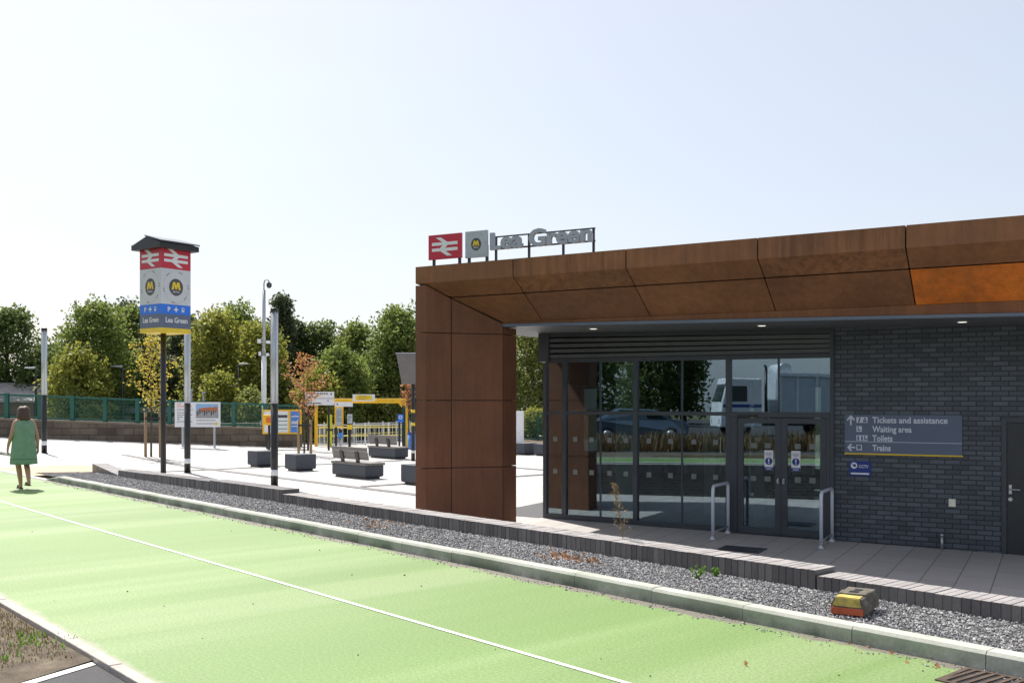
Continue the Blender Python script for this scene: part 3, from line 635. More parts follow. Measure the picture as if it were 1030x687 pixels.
# --- inside
M_INFL = plain('grey floor tile', (.20, .19, .18), .35, 0., .12, 3.)
m = MB(); m.box(UG0, U1, .10, 8.1, -.3, .0); m.build('interior_floor', M_INFL, st)
m = MB(); m.box(UG0 + .02, U1, .14, 8.1, zGl(0) + .08, zGl(0) + .10); m.build('interior_ceiling', M_DARKIN, st)
m = MB(); m.box(UB0, -2.78, 6.9, 7.1, 0, 2.6); m.box(-2.30, -1.62, 6.9, 7.1, 0, 2.6); m.box(-1.12, -.08, 6.9, 7.1, 0, 2.6); m.box(.42, 1.74, 6.9, 7.1, 0, 2.6); m.box(1.96, U1, 6.9, 7.1, 0, 2.6); m.box(UB0, 1.74, 6.9, 7.1, 2.603, 3.2); m.box(1.75, 1.95, .32, 6.88, 0, 3.2); m.box(U1 - .2, U1, .3, 6.88, 0, 3.5); m.box(UB0, UB0 + .2, 3.2, 6.88, 0, 3.2); m.build('interior_wall', M_DARKIN, st)
for a, b in ((-2.777, -2.303), (-1.617, -1.123), (-.077, .417)): m = MB(); m.box(a, b, 6.98, 6.992, .003, 2.597); m.build('added_rear_pane', M_GLASS, st)  # rear wall gaps and panes added to let daylight and bright strips in
m = MB(); m.box(UB0, UB0 + .07, .07, 3.2, 2.6, 3.4); m.box(UB0, UB0 + .07, .07, 3.2, -.2, .1); m.box(UB0, UB0 + .07, 1.6, 1.68, .1, 2.6); m.box(UB0, UB0 + .07, .07, 1.59, 2.04, 2.10); m.box(UB0, UB0 + .07, 1.69, 3.19, 2.04, 2.10); m.build('side_window_frame', M_ANTH, st)
for a, b in ((.07, 1.595), (1.685, 3.195)):
    for z0, z1 in ((.102, 2.038), (2.102, 2.598)): m = MB(); m.box(UB0 + .03, UB0 + .042, a, b, z0, z1); m.build('side_window_pane', M_GLASS, st)
for x, y, w in ((-2.3, 0.7, 0.18), (0.01, 1.7, 0.1), (1.25, 1.7, 0.11), (-1.23, 2.6, 0.12)): m = MB(); m.box(x - w, x + w, y, y + .3, .002, 3.0); m.build('interior_pillar', M_PALEIN, st)
m = MB(); m.box(-3.2, -1.9, 5.3, 5.95, .002, 1.0); m.box(-3.25, -1.85, 5.25, 5.97, 1.003, 1.05); m.build('ticket_counter', plain('counter wood', (.16, .12, .09), .5), st)
m = MB(); m.box(-1.1, -.72, 5.2, 5.6, .25, 1.55); m.build('poster_stand', M_PALEIN, st)
m = MB()
for x in (-.6, -.05, .5): m.box(x, x + .48, 3.4, 3.85, .42, .46); m.loft([[(x, 3.84, .5), (x + .48, 3.84, .5), (x + .48, 3.87, .5), (x, 3.87, .5)], [(x, 3.95, .9), (x + .48, 3.95, .9), (x + .48, 3.98, .9), (x, 3.98, .9)]])
m.box(-.55, 1.0, 3.6, 3.65, .36, .415); m.box(-.4, -.35, 3.5, 3.75, .002, .36); m.box(.75, .8, 3.5, 3.75, .002, .36); m.build('waiting_seats', M_BLACK, st)
# --- paved apron in front of the building
m = MB()
def apz(u): return zFl(u) - .014
m.add([(u, y, apz(u)) for u in (-5.2, 12.) for y in (-12.5, .0)], [(0, 2, 3, 1)])
ap = m.build('apron_paving', M_APRON, None, loc=bw(0, 0, FZ), rz=RB)
if ap.data.polygons[0].normal.z < 0: ap.data.flip_normals()
tag(ap, 'grey slab paving in front of the station doors', 'paving', kind='structure')
ap.location.z += .024
# clip the apron along the low wall
bm = bmesh.new(); bm.from_mesh(ap.data); mw = Matrix.Translation(ap.location) @ RotZ(RB)
bmesh.ops.bisect_plane(bm, geom=bm.verts[:] + bm.edges[:] + bm.faces[:], plane_co=mw.inverted() @ rw(0, 8.0, -.6), plane_no=mw.inverted().to_3x3() @ Vector((-NX, -NY, 0)), clear_outer=True); bm.to_mesh(ap.data); bm.free()
m = MB(); m.add([(u, y, apz(u) + .028) for u in (-4.9, -3.72) for y in (-.1, 3.2)], [(0, 2, 3, 1)]); o = m.build('gravel_margin', M_GRAV, None, loc=bw(0, 0, FZ), rz=RB); tag(o, 'small patch of gravel beside the glazed corner', 'gravel strip', kind='structure')
if o.data.polygons[0].normal.z < 0: o.data.flip_normals()
# ================================================================== signs on the building
def face(name, label, cat, u, y, z, group=None): return thing(name, label, cat, bw(u, y, z), RB, group)
def rail_arrows(mb, cx, cz, w, y, d=.003):
    """the double arrow: two bars joined by a zigzag"""
    h = w * .62; X = lambda x: cx + (x - .5) * w; Z = lambda z: cz + (z - .5) * h; t = .125 * h; k = .20
    for zc in (.655, .345): mb.prism([(X(0), Z(zc) - t / 2 - .02 * h), (X(1), Z(zc) - t / 2 - .02 * h), (X(1), Z(zc) + t / 2 + .02 * h), (X(0), Z(zc) + t / 2 + .02 * h)], y - d, y)
    for (xa, za), (xb, zb) in (((.26, 1.0), (.60, .655)), ((.60, .655), (.36, .345)), ((.36, .345), (.70, 0.))):
        mb.prism([(X(xa - k * .55), Z(za)), (X(xb - k * .55), Z(zb)), (X(xb + k * .45), Z(zb)), (X(xa + k * .45), Z(za))], y - d - .001, y)
def emblem(r):
    P = [(-.66, -.30), (-.44, .62), (-.14, .62), (0, .18), (.14, .62), (.44, .62), (.66, -.30), (.36, -.30), (.27, .20), (.11, -.24), (-.11, -.24), (-.27, .20), (-.36, -.30)]
    return MB().prism([(x * r, z * r) for x, z in P], -.003, 0)
def metro_mark(p, cx, cz, r, y, ring=True):
    m = MB(); m.disc(cx, cz, r, y - .003, y, rz=r * 1.08); d = m.build('logo_disc', M_DKLOGO, p)
    t = emblem(r).xf(T(cx, y - .0035, cz)); t.build('logo_letter', M_YELS, d)
    t = text('METRO', r * .36, .002, 0, r * .95, 'CENTER'); t.xf(T(cx, y - .0045, cz - r * .70)); t.build('logo_lettering', M_SIGNWHITE, d)
    if ring:
        m = MB()
        for k in range(44):
            if k % 11 in (4, 9): continue
            a = 2 * math.pi * k / 44; q = r * (.055 if k % 7 in (0, 1) else .026); m.disc(cx + math.cos(a) * r * 1.92, cz + math.sin(a) * r * 1.92, q, y - .002, y, 8)
        m.build('logo_ring', M_DKLOGO, p)
def legs(p, us, z0, z1, r=.025, y=0.): 
    for u in us: m = MB(); m.box(u - r, u + r, y - r, y + r, z0, z1); m.build('post', M_BLACK, p)
yS = yA + .12
u0, u1 = -4.385, -3.736; zr = zTop(-4.3) + FZ
s1 = face('rail_sign', 'red double arrow sign on two posts at the left end of the corten roof edge', 'sign', (u0 + u1) / 2, yS, zr); w = u1 - u0
m = MB(); m.box(-w / 2, w / 2, 0, .04, .118, .53); m.build('panel', M_RED, s1)
m = MB(); rail_arrows(m, 0, .324, w * .78, -.001); m.build('double_arrow', M_SIGNWHITE, s1); legs(s1, (-w / 2 + .07, w / 2 - .07), -.12, .30, .02, .065)
s2 = face('metro_sign', 'pale grey square sign with yellow M between red sign and roof lettering', 'sign', -3.45, yS, zr)
m = MB(); m.box(-.21, .21, 0, .04, .10, .535); m.build('panel', M_SIGNGREY, s2); metro_mark(s2, 0, .315, .095, -.001); legs(s2, (-.17, .17), -.12, .3, .02, .065)
s3 = face('station_name_sign', 'grey cut-out letters reading Lea Green standing on rails along the roof edge', 'sign', -3.175, yS, zr + .01)
wd_ = 1.81
letters = text('Lea Green', .46, .06, .017, wd_, hs=.80); letters.xf(T(0, 0, .20)); letters.build('letters', plain('grey letter metal', (.34, .37, .41), .4, .1, .06, 3.), s3)
m = MB(); m.box(-.02, wd_ + .02, .05, .075, .195, .22); m.build('rail', M_BLACK, s3); m = MB(); m.box(.0, wd_ + .02, .05, .075, .395, .415); m.build('rail', M_BLACK, s3)
for u in (.05, .66, 1.27, wd_ - .02): m = MB(); m.box(u - .016, u + .016, .076, .11, -.12, .41); m.build('post', M_BLACK, s3)
# wayfinding sign
wf = face('direction_sign', 'grey direction sign on brick wall listing Tickets and assistance, Waiting area, Toilets, Trains', 'sign', 1.871, -.004, .83)
w, h = 1.757, .622
m = MB(); m.box(0, w, -.03, 0, .0, h); m.build('panel', M_SLATE, wf)
m = MB(); m.box(0, w + .012, -.034, 0, -.024, -.001); m.build('yellow_edge', M_YELS, wf)
m = MB(); m.box(.01, w, -.032, -.0302, h * .292, h * .304); m.build('dividing_line', M_PALE, wf)
rows = [(h * .865, 'Tickets and assistance', 1.12), (h * .63, 'Waiting area', .595), (h * .395, 'Toilets', .31), (h * .145, 'Trains', .28)]
for zc, tx, tw in rows:
    t = text(tx, .135, .003, .0034, tw); t.xf(T(.43, -.0325, zc - .045)); t.build('lettering', M_PALE, wf)
m = MB(); zc = rows[0][0]
m.prism([(.085, zc - .085), (.110, zc - .085), (.110, zc + .03), (.085, zc + .03)], -.033, -.0302); m.prism([(.04, zc + .015), (.0975, zc + .078), (.155, zc + .015), (.155, zc - .018), (.0975, zc + .038), (.04, zc - .018)], -.034, -.0302)
zc = rows[3][0]; m.prism([(.05, zc - .0125), (.165, zc - .0125), (.165, zc + .0125), (.05, zc + .0125)], -.033, -.0302); m.prism([(.04, zc), (.09, zc + .058), (.122, zc + .058), (.072, zc), (.122, zc - .058), (.09, zc - .058)], -.034, -.0302)
m.build('arrows', M_PALE, wf)
m = MB(); dk = MB()
def glyph(kind, x, zc):
    B = lambda a, b, c, d: dk.box(x + a, x + b, -.0352, -.0332, zc + c, zc + d)
    if kind == 't': dk.prism([(x - .02, zc - .04), (x + .005, zc - .04), (x + .025, zc + .04), (x, zc + .04)], -.0352, -.0332)
    if kind == 'i': dk.disc(x, zc + .02, .016, -.0352, -.0332, 12); B(-.028, .028, -.035, .0)
    if kind == 'w': dk.disc(x - .012, zc + .032, .011, -.0352, -.0332, 12); B(-.024, -.004, -.03, .016); B(-.004, .026, -.03, -.012)
    if kind == 'm': dk.disc(x, zc + .032, .011, -.0352, -.0332, 12); B(-.014, .014, -.038, .017)
    if kind == 'r': B(-.028, .028, -.022, .036); B(-.02, -.006, -.04, -.026); B(.006, .02, -.04, -.026)
for row, ic in enumerate(('ti', 'w', 'mmw', 'r')):
    zc = rows[row][0]; x = .185
    W_ = .088 * (2 if len(ic) > 1 else 1) - .004
    m.box(x, x + W_, -.033, -.0302, zc - .046, zc + .046)
    for i, k in enumerate(ic): glyph(k, x + W_ * (i + .5) / len(ic), zc)
m.build('symbol_panels', M_PALE, wf); dk.build('symbols', M_SLATE, wf)
cc = face('cctv_sign', 'small blue CCTV notice on the brick wall below the direction sign', 'sign', 1.94, -.004, .46)
m = MB(); m.box(0, .335, -.012, 0, 0, .235); m.build('panel', M_NAVY, cc)
m = MB(); m.disc(.075, .165, .052, -.014, -.0122); m.box(.025, .31, -.014, -.0122, .022, .05); m.build('white_marks', M_SIGNWHITE, cc)
m = MB(); m.disc(.085, .165, .022, -.0155, -.0142); m.box(.045, .1, -.0155, -.0142, .172, .186); m.build('camera_symbol', M_NAVY, cc)
t = text('CCTV', .07, .002, .001, .15); t.xf(T(.15, -.0135, .13)); t.build('lettering', M_SIGNWHITE, cc)
kp = face('key_box', 'small cream box fixed low on the dark brick wall left of the service door', 'box', 3.486, -.004, .03)
m = MB(); m.box(-.05, .05, -.05, 0, 0, .12); m.build('case', plain('cream plastic', (.88, .84, .70), .5), kp, .006)
m = MB(); m.box(-.035, .035, -.056, -.051, .02, .10); m.build('flap', plain('cream flap', (.9, .86, .74), .4), kp)
pp = face('pipe_stub', 'short grey pipe standing out of the paving against the brick wall', 'pipe', 3.34, -.06, FZ - .03)
m = MB(); m.tube((0, 0, 0), (0, 0, .21), .022); m.tube((0, 0, .212), (0, 0, .25), .028); m.build('pipe', M_GALV, pp)
# handrails
def rail(u, lab, grp=None):
    h = face('handrail', lab, 'handrail', u, -1.04, FZ + zFl(u)); r = .027
    m = MB(); m.pipe([(0, 0, .01), (0, 0, .80), (0, .015, .855), (0, .06, .885), (0, .80, .885), (0, .845, .86), (0, .86, .8), (0, .86, .01)], r, 12); m.build('tube', plain('pale blue grey handrail', (.60, .65, .74), .4, .1, .05, 4.), h)
    m = MB(); m.pipe([(0, .03, .13), (0, .83, .13)], .016, 8); m.build('lower_bar', M_GALV, h)
    for y in (0, .86): m = MB(); m.lathe((0, y, .0), [(.06, 0), (.06, .03), (.032, .055), (.032, .08)], 14); m.build('foot', M_GALV, h)
rail(-.03, 'grey tubular handrail hoop left of the entrance doors'); rail(1.70, 'grey tubular handrail hoop right of the entrance doors, before the brick wall')
dc = face('drain_cover', 'dark square metal cover set in the paving before the doors', 'cover', .66, -1.8, FZ + zFl(.66) + .008)
m = MB(); m.box(-.33, .33, -.26, .26, -.05, .012); m.build('frame', M_BLACK, dc)
m = MB()
for i in range(12): m.box(-.30 + i * .05, -.27 + i * .05, -.23, .23, .0125, .018)
m.build('ribs', M_DARKGREY, dc)
# ================================================================== plaza furniture
def pbase(px, Y):                      # plaza point seen in column px at distance Y
    x = (px - CX) / F * Y; return Vector((x, Y, plaza_z(x, Y)))
M_TUBE = plain('satin aluminium lantern tube', (.50, .54, .57), .36, .6, .1, 3., 0, (1, 1, .1))
# light columns
def column(px, Y, top, lab, r=.098):
    b = pbase(px, Y); H = HC + (HY - top) * Y / F - b.z; o = thing('light_column', lab, 'light column', b, 0, 'light columns along the plaza edge'); zm = H * .465
    m = MB(); m.lathe((0, 0, -.05), [(r, 0), (r, zm + .05)], 18); m.lathe((0, 0, 0), [(r + .03, -.04), (r + .03, .02), (r + .002, .025)], 18); m.build('post', M_BLACK, o)
    m = MB(); m.lathe((0, 0, zm + .004), [(r * .98, 0), (r * .98, H - zm - .10)], 18); m.build('lantern_tube', M_TUBE, o)
    m = MB()
    for k in range(4):
        a = k * math.pi / 2 + .5; m.box(-.008, .008, -.012, .004, zm + .02, H - .1); 
        q = MB(); q.box(-.012, .012, r * .98, r * 1.04, zm + .01, H - .11); q.xf(RotZ(a)); 
        m.v += []; b0 = len(m.v); m.v += q.v; m.f += [tuple(b0 + i for i in f) for f in q.f]; m.sm += q.sm; m.mi += q.mi
    m.build('tube_rib', M_GALV, o)
    m = MB(); m.lathe((0, 0, H - .105), [(r * 1.07, 0), (r * 1.07, .085), (r * .9, .105)], 18); m.build('cap', M_BLACK, o)
    m = MB(); m.lathe((0, 0, .30), [(r * 1.015, 0), (r * 1.015, .16)], 18); m.build('white_band', M_SIGNWHITE, o)
    m = MB(); m.box(-.045, .045, -r - .006, -r + .02, .75, 1.15); m.build('access_door', M_BLACK, o)
column(276, 26.6, 310, 'black and silver light column before the grey seat blocks, nearest the building')
column(188.5, 31.7, 325, 'black and silver light column directly behind the totem sign')
column(44.5, 37.1, 330, 'black and silver light column behind the walking woman')
# totem sign
TY = 26.; tb = at(166.3, 403, TY); tb.z = FZ
tm = thing('totem_sign', 'tall square totem sign with red, white, blue and grey bands under a dark pitched cap', 'sign', tb, math.atan2(-.33, .94) * -1 + R(0))
tm.rotation_euler = (0, 0, math.atan2(tb.y, tb.x) - math.pi / 2 - R(9.4))
zt = lambda py: HC + (HY - py) * TY / F - FZ
m = MB(); m.lathe((-.05, 0, -.1), [(.072, 0), (.072, zt(333) + .12)], 16); m.build('pole', M_BLACK, tm)
A = .90
Q45 = RotZ(R(45))
for nm, za, zb, mat, g in (('red_band', 272.4, 249, M_RED, 0), ('white_band', 307.6, 272.4, M_TOTEMW, 0), ('blue_band', 317.4, 307.6, M_BLUE, 0), ('grey_band', 331, 317.4, M_SLATE, 0), ('yellow_base', 335.6, 331, M_YELS, 0)):
    m = MB(); m.box(-A / 2, A / 2, -A / 2, A / 2, zt(za), zt(zb) - .002); m.xf(Q45); m.build(nm, mat, tm)
for s_ in (-1, 1):
    Mx = RotZ(R(45 * s_)); fy = -A / 2 - .0015
    m = MB(); rail_arrows(m, 0, zt(261.8), A * .80, fy); m.xf(Mx); m.build('double_arrow', M_SIGNWHITE, tm)
    # round mark
    h = MB(); cz = zt(290.3); r = .21
    m = MB(); m.disc(0, cz, r, fy - .003, fy, rz=r * 1.05); m.xf(Mx); d = m.build('logo_disc', M_DKLOGO, tm)
    t = emblem(r).xf(Mx @ T(0, fy - .0035, cz)); t.build('logo_letter', M_YELS, d)
    t = text('METRO', r * .34, .002, 0, r * .95, 'CENTER'); t.xf(Mx @ T(0, fy - .0045, cz - r * .70)); t.build('logo_lettering', M_SIGNWHITE, d)
    m = MB()
    for k in range(40):
        a = 2 * math.pi * k / 40; q = r * (.085 if k % 7 in (0, 1) else .03); m.disc(math.cos(a) * r * 1.78, cz + math.sin(a) * r * 1.95, q, fy - .002, fy, 8)
    m.xf(Mx); m.build('logo_ring', M_DKLOGO, tm)
    t = text('P', .17, .003, .004, None, 'CENTER'); t.xf(Mx @ T(-.21, fy, zt(312.5) - .06)); t.build('lettering', M_SIGNWHITE, tm)
    m = MB(); zc = zt(312.5); m.box(-.065, .065, fy - .003, fy, zc - .016, zc + .016); m.box(-.016, .016, fy - .004, fy, zc - .065, zc + .065)
    m.box(.17, .25, fy - .003, fy, zc - .04, zc + .06); m.box(.175, .193, fy - .003, fy, zc - .065, zc - .047); m.box(.227, .245, fy - .003, fy, zc - .065, zc - .047); m.xf(Mx); m.build('symbols', M_SIGNWHITE, tm)
    m = MB(); m.box(.185, .235, fy - .0045, fy - .0032, zc + .0, zc + .04); m.xf(Mx); m.build('train_window', M_BLUE, tm)
    t = text('Lea Green', .19, .003, .003, .66, 'CENTER'); t.xf(Mx @ T(0.02, fy, zt(325.5))); t.build('lettering', M_SIGNWHITE, tm)
m = MB(); e = A / 2 + .15
m.box(-e, e, -e, e, zt(253.2), zt(248)); m.xf(Q45); m.build('eaves', M_BLACK, tm)
m = MB(); zb_, zp = zt(248) + .003, zt(241)
m.loft([[(x, -e + .02, zb_), (x, 0, zp), (x, e - .02, zb_)] for x in (-e + .02, e - .02)]); m.xf(Q45); m.build('pitched_cap', M_BLACK, tm)
m = MB()
m.loft([[(x, .03, zp + .012), (x, -e - .04, zb_ + .012), (x, -e - .04, zb_ + .045), (x, .03, zp + .045)] for x in (-e, e)]); m.xf(Q45); m.build('solar_panel', plain('solar panel', (.07, .085, .11), .4, 0., .05, 2.), tm)
# seat blocks and benches, lined up with the path
def block(px, Y, sx, sy, h, lab):
    b = pbase(px, Y); o = thing('seat_block', lab, 'seat block', b, RZ, 'charcoal seat blocks on the plaza')
    m = MB(); m.loft([[(-sx / 2 + q, -sy / 2 + q, z), (sx / 2 - q, -sy / 2 + q, z), (sx / 2 - q, sy / 2 - q, z), (-sx / 2 + q, sy / 2 - q, z)] for q, z in ((.03, .06), (0, .09), (0, h))]); m.build('block', M_CONC, o, .012)
    m = MB(); m.box(-sx / 2 + .08, sx / 2 - .08, -sy / 2 + .08, sy / 2 - .08, -.05, .06); m.build('plinth', M_BLACK, o)
    return o
def corner_px(px, py, z=FZ): v = gnd(px, py, z); return v
def block_at(cx, cy, sx, sy, h, lab):       # cx,cy: pixel of the nearest bottom corner
    v = corner_px(cx, cy); t, n_ = tn(v.x, v.y); c = rw(t + sx / 2, n_ + sy / 2)
    b = Vector((c.x, c.y, plaza_z(c.x, c.y))); o = block(500, 30, sx, sy, h, lab); o.location = b; return o
block_at(258.7, 470, .75, .75, .55, 'grey seat block half hidden behind the nearest light column')
block_at(297.5, 474.3, .75, .75, .55, 'grey seat block between the light column and the bench')
block_at(419, 488.5, .75, .75, .55, 'grey seat block partly hidden at the left foot of the corten leg')
block_at(527, 457.8, .75, .75, .5, 'far grey seat block seen between corten leg and glass, left one')
block_at(549, 458.8, .75, .75, .5, 'far grey seat block seen right beside the glazed corner')
def bench_at(cx, cy, lab, ln=1.9, dp=.68):
    v = corner_px(cx, cy); t, n_ = tn(v.x, v.y); c = rw(t + ln / 2, n_ + dp / 2)
    o = thing('bench', lab, 'bench', (c.x, c.y, plaza_z(c.x, c.y)), RZ, 'concrete and timber benches on the plaza')
    y0 = dp / 2                            # local +y faces the path
    m = MB(); m.loft([[(-ln / 2 + q, -y0 + q, z), (ln / 2 - q, -y0 + q, z), (ln / 2 - q, y0 - q, z), (-ln / 2 + q, y0 - q, z)] for q, z in ((.05, .06), (.02, .09), (.02, .40))]); m.build('concrete_base', M_CONC, o, .01)
    m = MB(); m.box(-ln / 2 + .1, ln / 2 - .1, -y0 + .1, y0 - .1, -.05, .06); m.build('plinth', M_BLACK, o)
    m = MB()
    for i in range(5): a = -y0 - .01 + i * (dp + .02) / 5; m.box(-ln / 2 - .02, ln / 2 + .02, a, a + (dp + .02) / 5 - .012, .405, .475)
    m.build('seat', M_TIMBER, o, .005)
    for x in (-.45, .40): m = MB(); m.loft([[(x - .09, y0 - .10, .476), (x + .09, y0 - .10, .476), (x + .09, y0 - .07, .476), (x - .09, y0 - .07, .476)], [(x - .09, y0 - .03, .80), (x + .09, y0 - .03, .80), (x + .09, y0, .80), (x - .09, y0, .80)]]); m.build('back_bracket', M_BLACK, o)
    m = MB(); hb = .97
    for i in range(3): z = .56 + i * .125; s_ = (z - .476) * .215; m.loft([[(-hb, y0 - .155 + s_, z), (hb, y0 - .155 + s_, z), (hb, y0 - .105 + s_, z), (-hb, y0 - .105 + s_, z)], [(-hb, y0 - .13 + s_, z + .118), (hb, y0 - .13 + s_, z + .118), (hb, y0 - .08 + s_, z + .118), (-hb, y0 - .08 + s_, z + .118)]])
    m.build('backrest', M_TIMBER, o, .005)
    for k in kids(o): pass
    return o
bench_at(367, 482.5, 'grey concrete bench with timber seat and backrest, the nearer one before the yellow frame')
bench_at(397, 462, 'grey concrete bench with timber backrest, the farther one beside the yellow frame', 1.95)
# ---------------------------------------------------------------- stone wall and green fence at the back
def zlin(px): return -.19 + (-.67 + .19) * (px - 0) / 255
FY = 48.
p0, p1 = at(-75, 403, FY), at(303, 403, FY + 1.5); Lf = (p1 - p0).length; fr = math.atan2(p1.y - p0.y, p1.x - p0.x)
zb = lambda x: zlin(-75 + 378 * x / Lf)
sw = thing('stone_wall', 'long low brown stone block wall carrying the green fence at the back of the plaza', 'wall', (p0.x, p0.y, 0), fr)
M_STONEW = brickmat('brown stone blocks', (.11, .085, .062), (.19, .15, .115), (.075, .062, .05), .85, .34, .02, 'xz', .5, .9, .5, .45, 1.2)
m = MB(); N = 24
for i in range(N): a, b = Lf * i / N, Lf * (i + 1) / N; m.wedge(a, b, 0, .45, -1.6, -1.6, zb(a) + .93, zb(b) + .93)
m.build('stonework', M_STONEW, sw)
m = MB()
for i in range(N): a, b = Lf * i / N, Lf * (i + 1) / N - .01; m.wedge(a, b, -.03, .48, zb(a) + .932, zb(b) + .932, zb(a) + 1.03, zb(b) + 1.03)
m.build('coping', plain('stone coping', (.20, .17, .13), .85, 0., .25, 2.), sw)
gf_ = thing('green_fence', 'long green mesh panel fence standing on the brown stone wall', 'fence', (p0.x, p0.y, 1.), fr)
off = -1.
for dz_ in (1.05, 2.12): m = MB(); m.wedge(0, Lf, .19, .26, zb(0) + dz_ + off, zb(Lf) + dz_ + off, zb(0) + dz_ + .09 + off, zb(Lf) + dz_ + .09 + off); m.build('rail', M_FENCEG, gf_)
x = .6; px_posts = []
while x < Lf - 1:
    m = MB(); m.box(x - .09, x + .09, .12, .30, zb(x) + 1.02 + off, zb(x) + 2.24 + off); m.build('post', M_FENCEG, gf_); px_posts.append(x); x += 1.55
m = MB(); x = .05
while x < Lf: m.box(x, x + .013, .215, .228, zb(x) + 1.14 + off, zb(x) + 2.12 + off); x += .062
for k in range(1, 6):
    for i in range(N): a, b = Lf * i / N, Lf * (i + 1) / N; dz_ = 1.14 + k * .17; m.wedge(a, b - .003, .229, .24, zb(a) + dz_ + off, zb(b) + dz_ + off, zb(a) + dz_ + .012 + off, zb(b) + dz_ + .012 + off)
m.build('mesh_panels', M_FENCEG, gf_)
# fence and kit beyond the plaza seen between the corten leg and the glass
q0, q1 = at(514, 403, 57.), at(620, 403, 55.); Lg = (q1 - q0).length; gr = math.atan2(q1.y - q0.y, q1.x - q0.x)
g2 = thing('green_fence', 'short stretch of green mesh fence seen between corten leg and glass', 'fence', (q0.x, q0.y, FZ), gr)
m = MB(); x = 0.
while x < Lg: m.box(x, x + .014, 0, .014, .08, 1.66); x += .07
for z in (.1, .6, 1.1, 1.62): m.box(0, Lg, .015, .03, z, z + .03)
m.build('mesh_panels', M_FENCEG, g2)
x = .5
while x < Lg: m = MB(); m.box(x - .04, x + .04, .031, .11, -.1, 1.72); m.build('post', M_FENCEG, g2); x += 1.1
cb = thing('cabinet', 'white equipment cabinet beside the green fence right of the corten leg', 'cabinet', pbase(520, 52.) , 0)
m = MB(); m.box(-.45, .36, -.3, .3, .08, 1.75); m.build('case', M_WHITE, cb, .02)
m = MB(); m.box(-.4, -.06, -.32, -.302, .15, 1.68); m.box(-.03, .31, -.32, -.302, .15, 1.68); m.build('door', M_WHITE, cb, .004)
m = MB(); m.box(-.47, .38, -.32, .32, -.1, .078); m.build('plinth', M_CONC, cb)
m = MB(); m.add([tuple(at(px, 403, Y).xy) + (FZ + .03,) for px, Y in ((500, 52.8), (640, 48), (640, 60), (500, 62))], [(0, 1, 2, 3)]); o = m.build('earth_bank', M_SOIL); tag(o, 'dry brown earth at the foot of the trees beside the platform fence', 'earth', kind='structure')
if o.data.polygons[0].normal.z < 0: o.data.flip_normals()
# ---------------------------------------------------------------- boards, yellow station fittings
def rect_on(px0, px1, py0, py1, Y): a, b = at(px0, py1, Y), at(px1, py0, Y); return a.x, b.x, a.z, b.z
def board(name, lab, cat, px0, px1, py0, py1, Y, frame, facem, legpx, legm, fw=.06, dep=.08, pybase=None):
    x0, x1, z0, z1 = rect_on(px0, px1, py0, py1, Y); b = pbase((px0 + px1) / 2, Y); o = thing(name, lab, cat, b, 0)
    X0, X1, A0, A1 = x0 - b.x, x1 - b.x, z0 - b.z, z1 - b.z
    if frame:
        m = MB(); m.box(X0, X1, 0, dep, A0, A0 + fw); m.box(X0, X1, 0, dep, A1 - fw, A1); m.box(X0, X0 + fw, 0, dep, A0 + fw, A1 - fw); m.box(X1 - fw, X1, 0, dep, A0 + fw, A1 - fw); m.build('frame', frame, o)
        m = MB(); m.box(X0 + fw, X1 - fw, .02, dep - .01, A0 + fw, A1 - fw); m.build('panel', facem, o)
    else: m = MB(); m.box(X0, X1, .0, dep, A0, A1); m.build('panel', facem, o)
    for lp in legpx:
        lx = at(lp, 403, Y).x - b.x; m = MB(); m.box(lx - .045, lx + .045, dep + .003, dep + .09, -.1, A1 - .05); m.build('leg', legm, o)
    return o, (X0, X1, A0, A1)
def lines(o, x0, x1, zs, t, mat, y=-.004, cuts=None, nm='text_lines'):
    m = MB()
    for i, z in enumerate(zs):
        x = x0
        while x < x1 - .02:
            w = random.uniform(.05, .16) * (x1 - x0) * .8 + .03; e = min(x1, x + w); m.box(x, e, y, y + .003, z - t / 2, z + t / 2); x = e + .025 * (x1 - x0)
            if random.random() < .12: break
    m.build(nm, mat, o)
o, (X0, X1, A0, A1) = board('notice_board', 'white notice board with a colour picture, on two legs before the stone wall', 'notice board', 175.8, 221.3, 404.5, 429.5, 46.2, None, M_SIGNWHITE, (183, 215), M_GALV)
W_, H_ = X1 - X0, A1 - A0
lines(o, X0 + .05 * W_, X0 + .42 * W_, [A0 + H_ * f for f in (.92, .83)], .035, M_ORANGE, nm='heading_lines'); lines(o, X0 + .05 * W_, X0 + .40 * W_, [A0 + H_ * f for f in (.70, .58, .49, .40, .31, .22)], .03, M_DARKGREY)
lines(o, X0 + .48 * W_, X0 + .9 * W_, [A0 + H_ * f for f in (.27, .14)], .03, M_DARKGREY, nm='footer_lines')
m = MB(); m.disc(X0 + .92 * W_, A0 + .13 * H_, .07, -.004, -.001, 14); m.build('yellow_dot', M_YELS, o)
PX0, PX1, PA0, PA1 = X0 + .465 * W_, X0 + .965 * W_, A0 + .36 * H_, A0 + .93 * H_
m = MB(); m.box(PX0, PX1, -.004, -.001, PA0 + .5 * (PA1 - PA0), PA1); m.build('picture_sky', plain('picture blue', (.25, .42, .65), .5), o)
m = MB(); m.box(PX0, PX1, -.004, -.001, PA0, PA0 + .5 * (PA1 - PA0) - .001); m.build('picture_ground', plain('picture grey', (.30, .30, .31), .5), o)
pw = PX1 - PX0; ph = PA1 - PA0
m = MB(); m.prism([(PX0 + .1 * pw, PA0 + .5 * ph), (PX0 + .97 * pw, PA0 + .5 * ph), (PX0 + .97 * pw, PA0 + .80 * ph), (PX0 + .3 * pw, PA0 + .72 * ph), (PX0 + .1 * pw, PA0 + .62 * ph)], -.007, -.0045); m.build('picture_roof', plain('picture rust', (.42, .14, .06), .5), o)
m = MB()
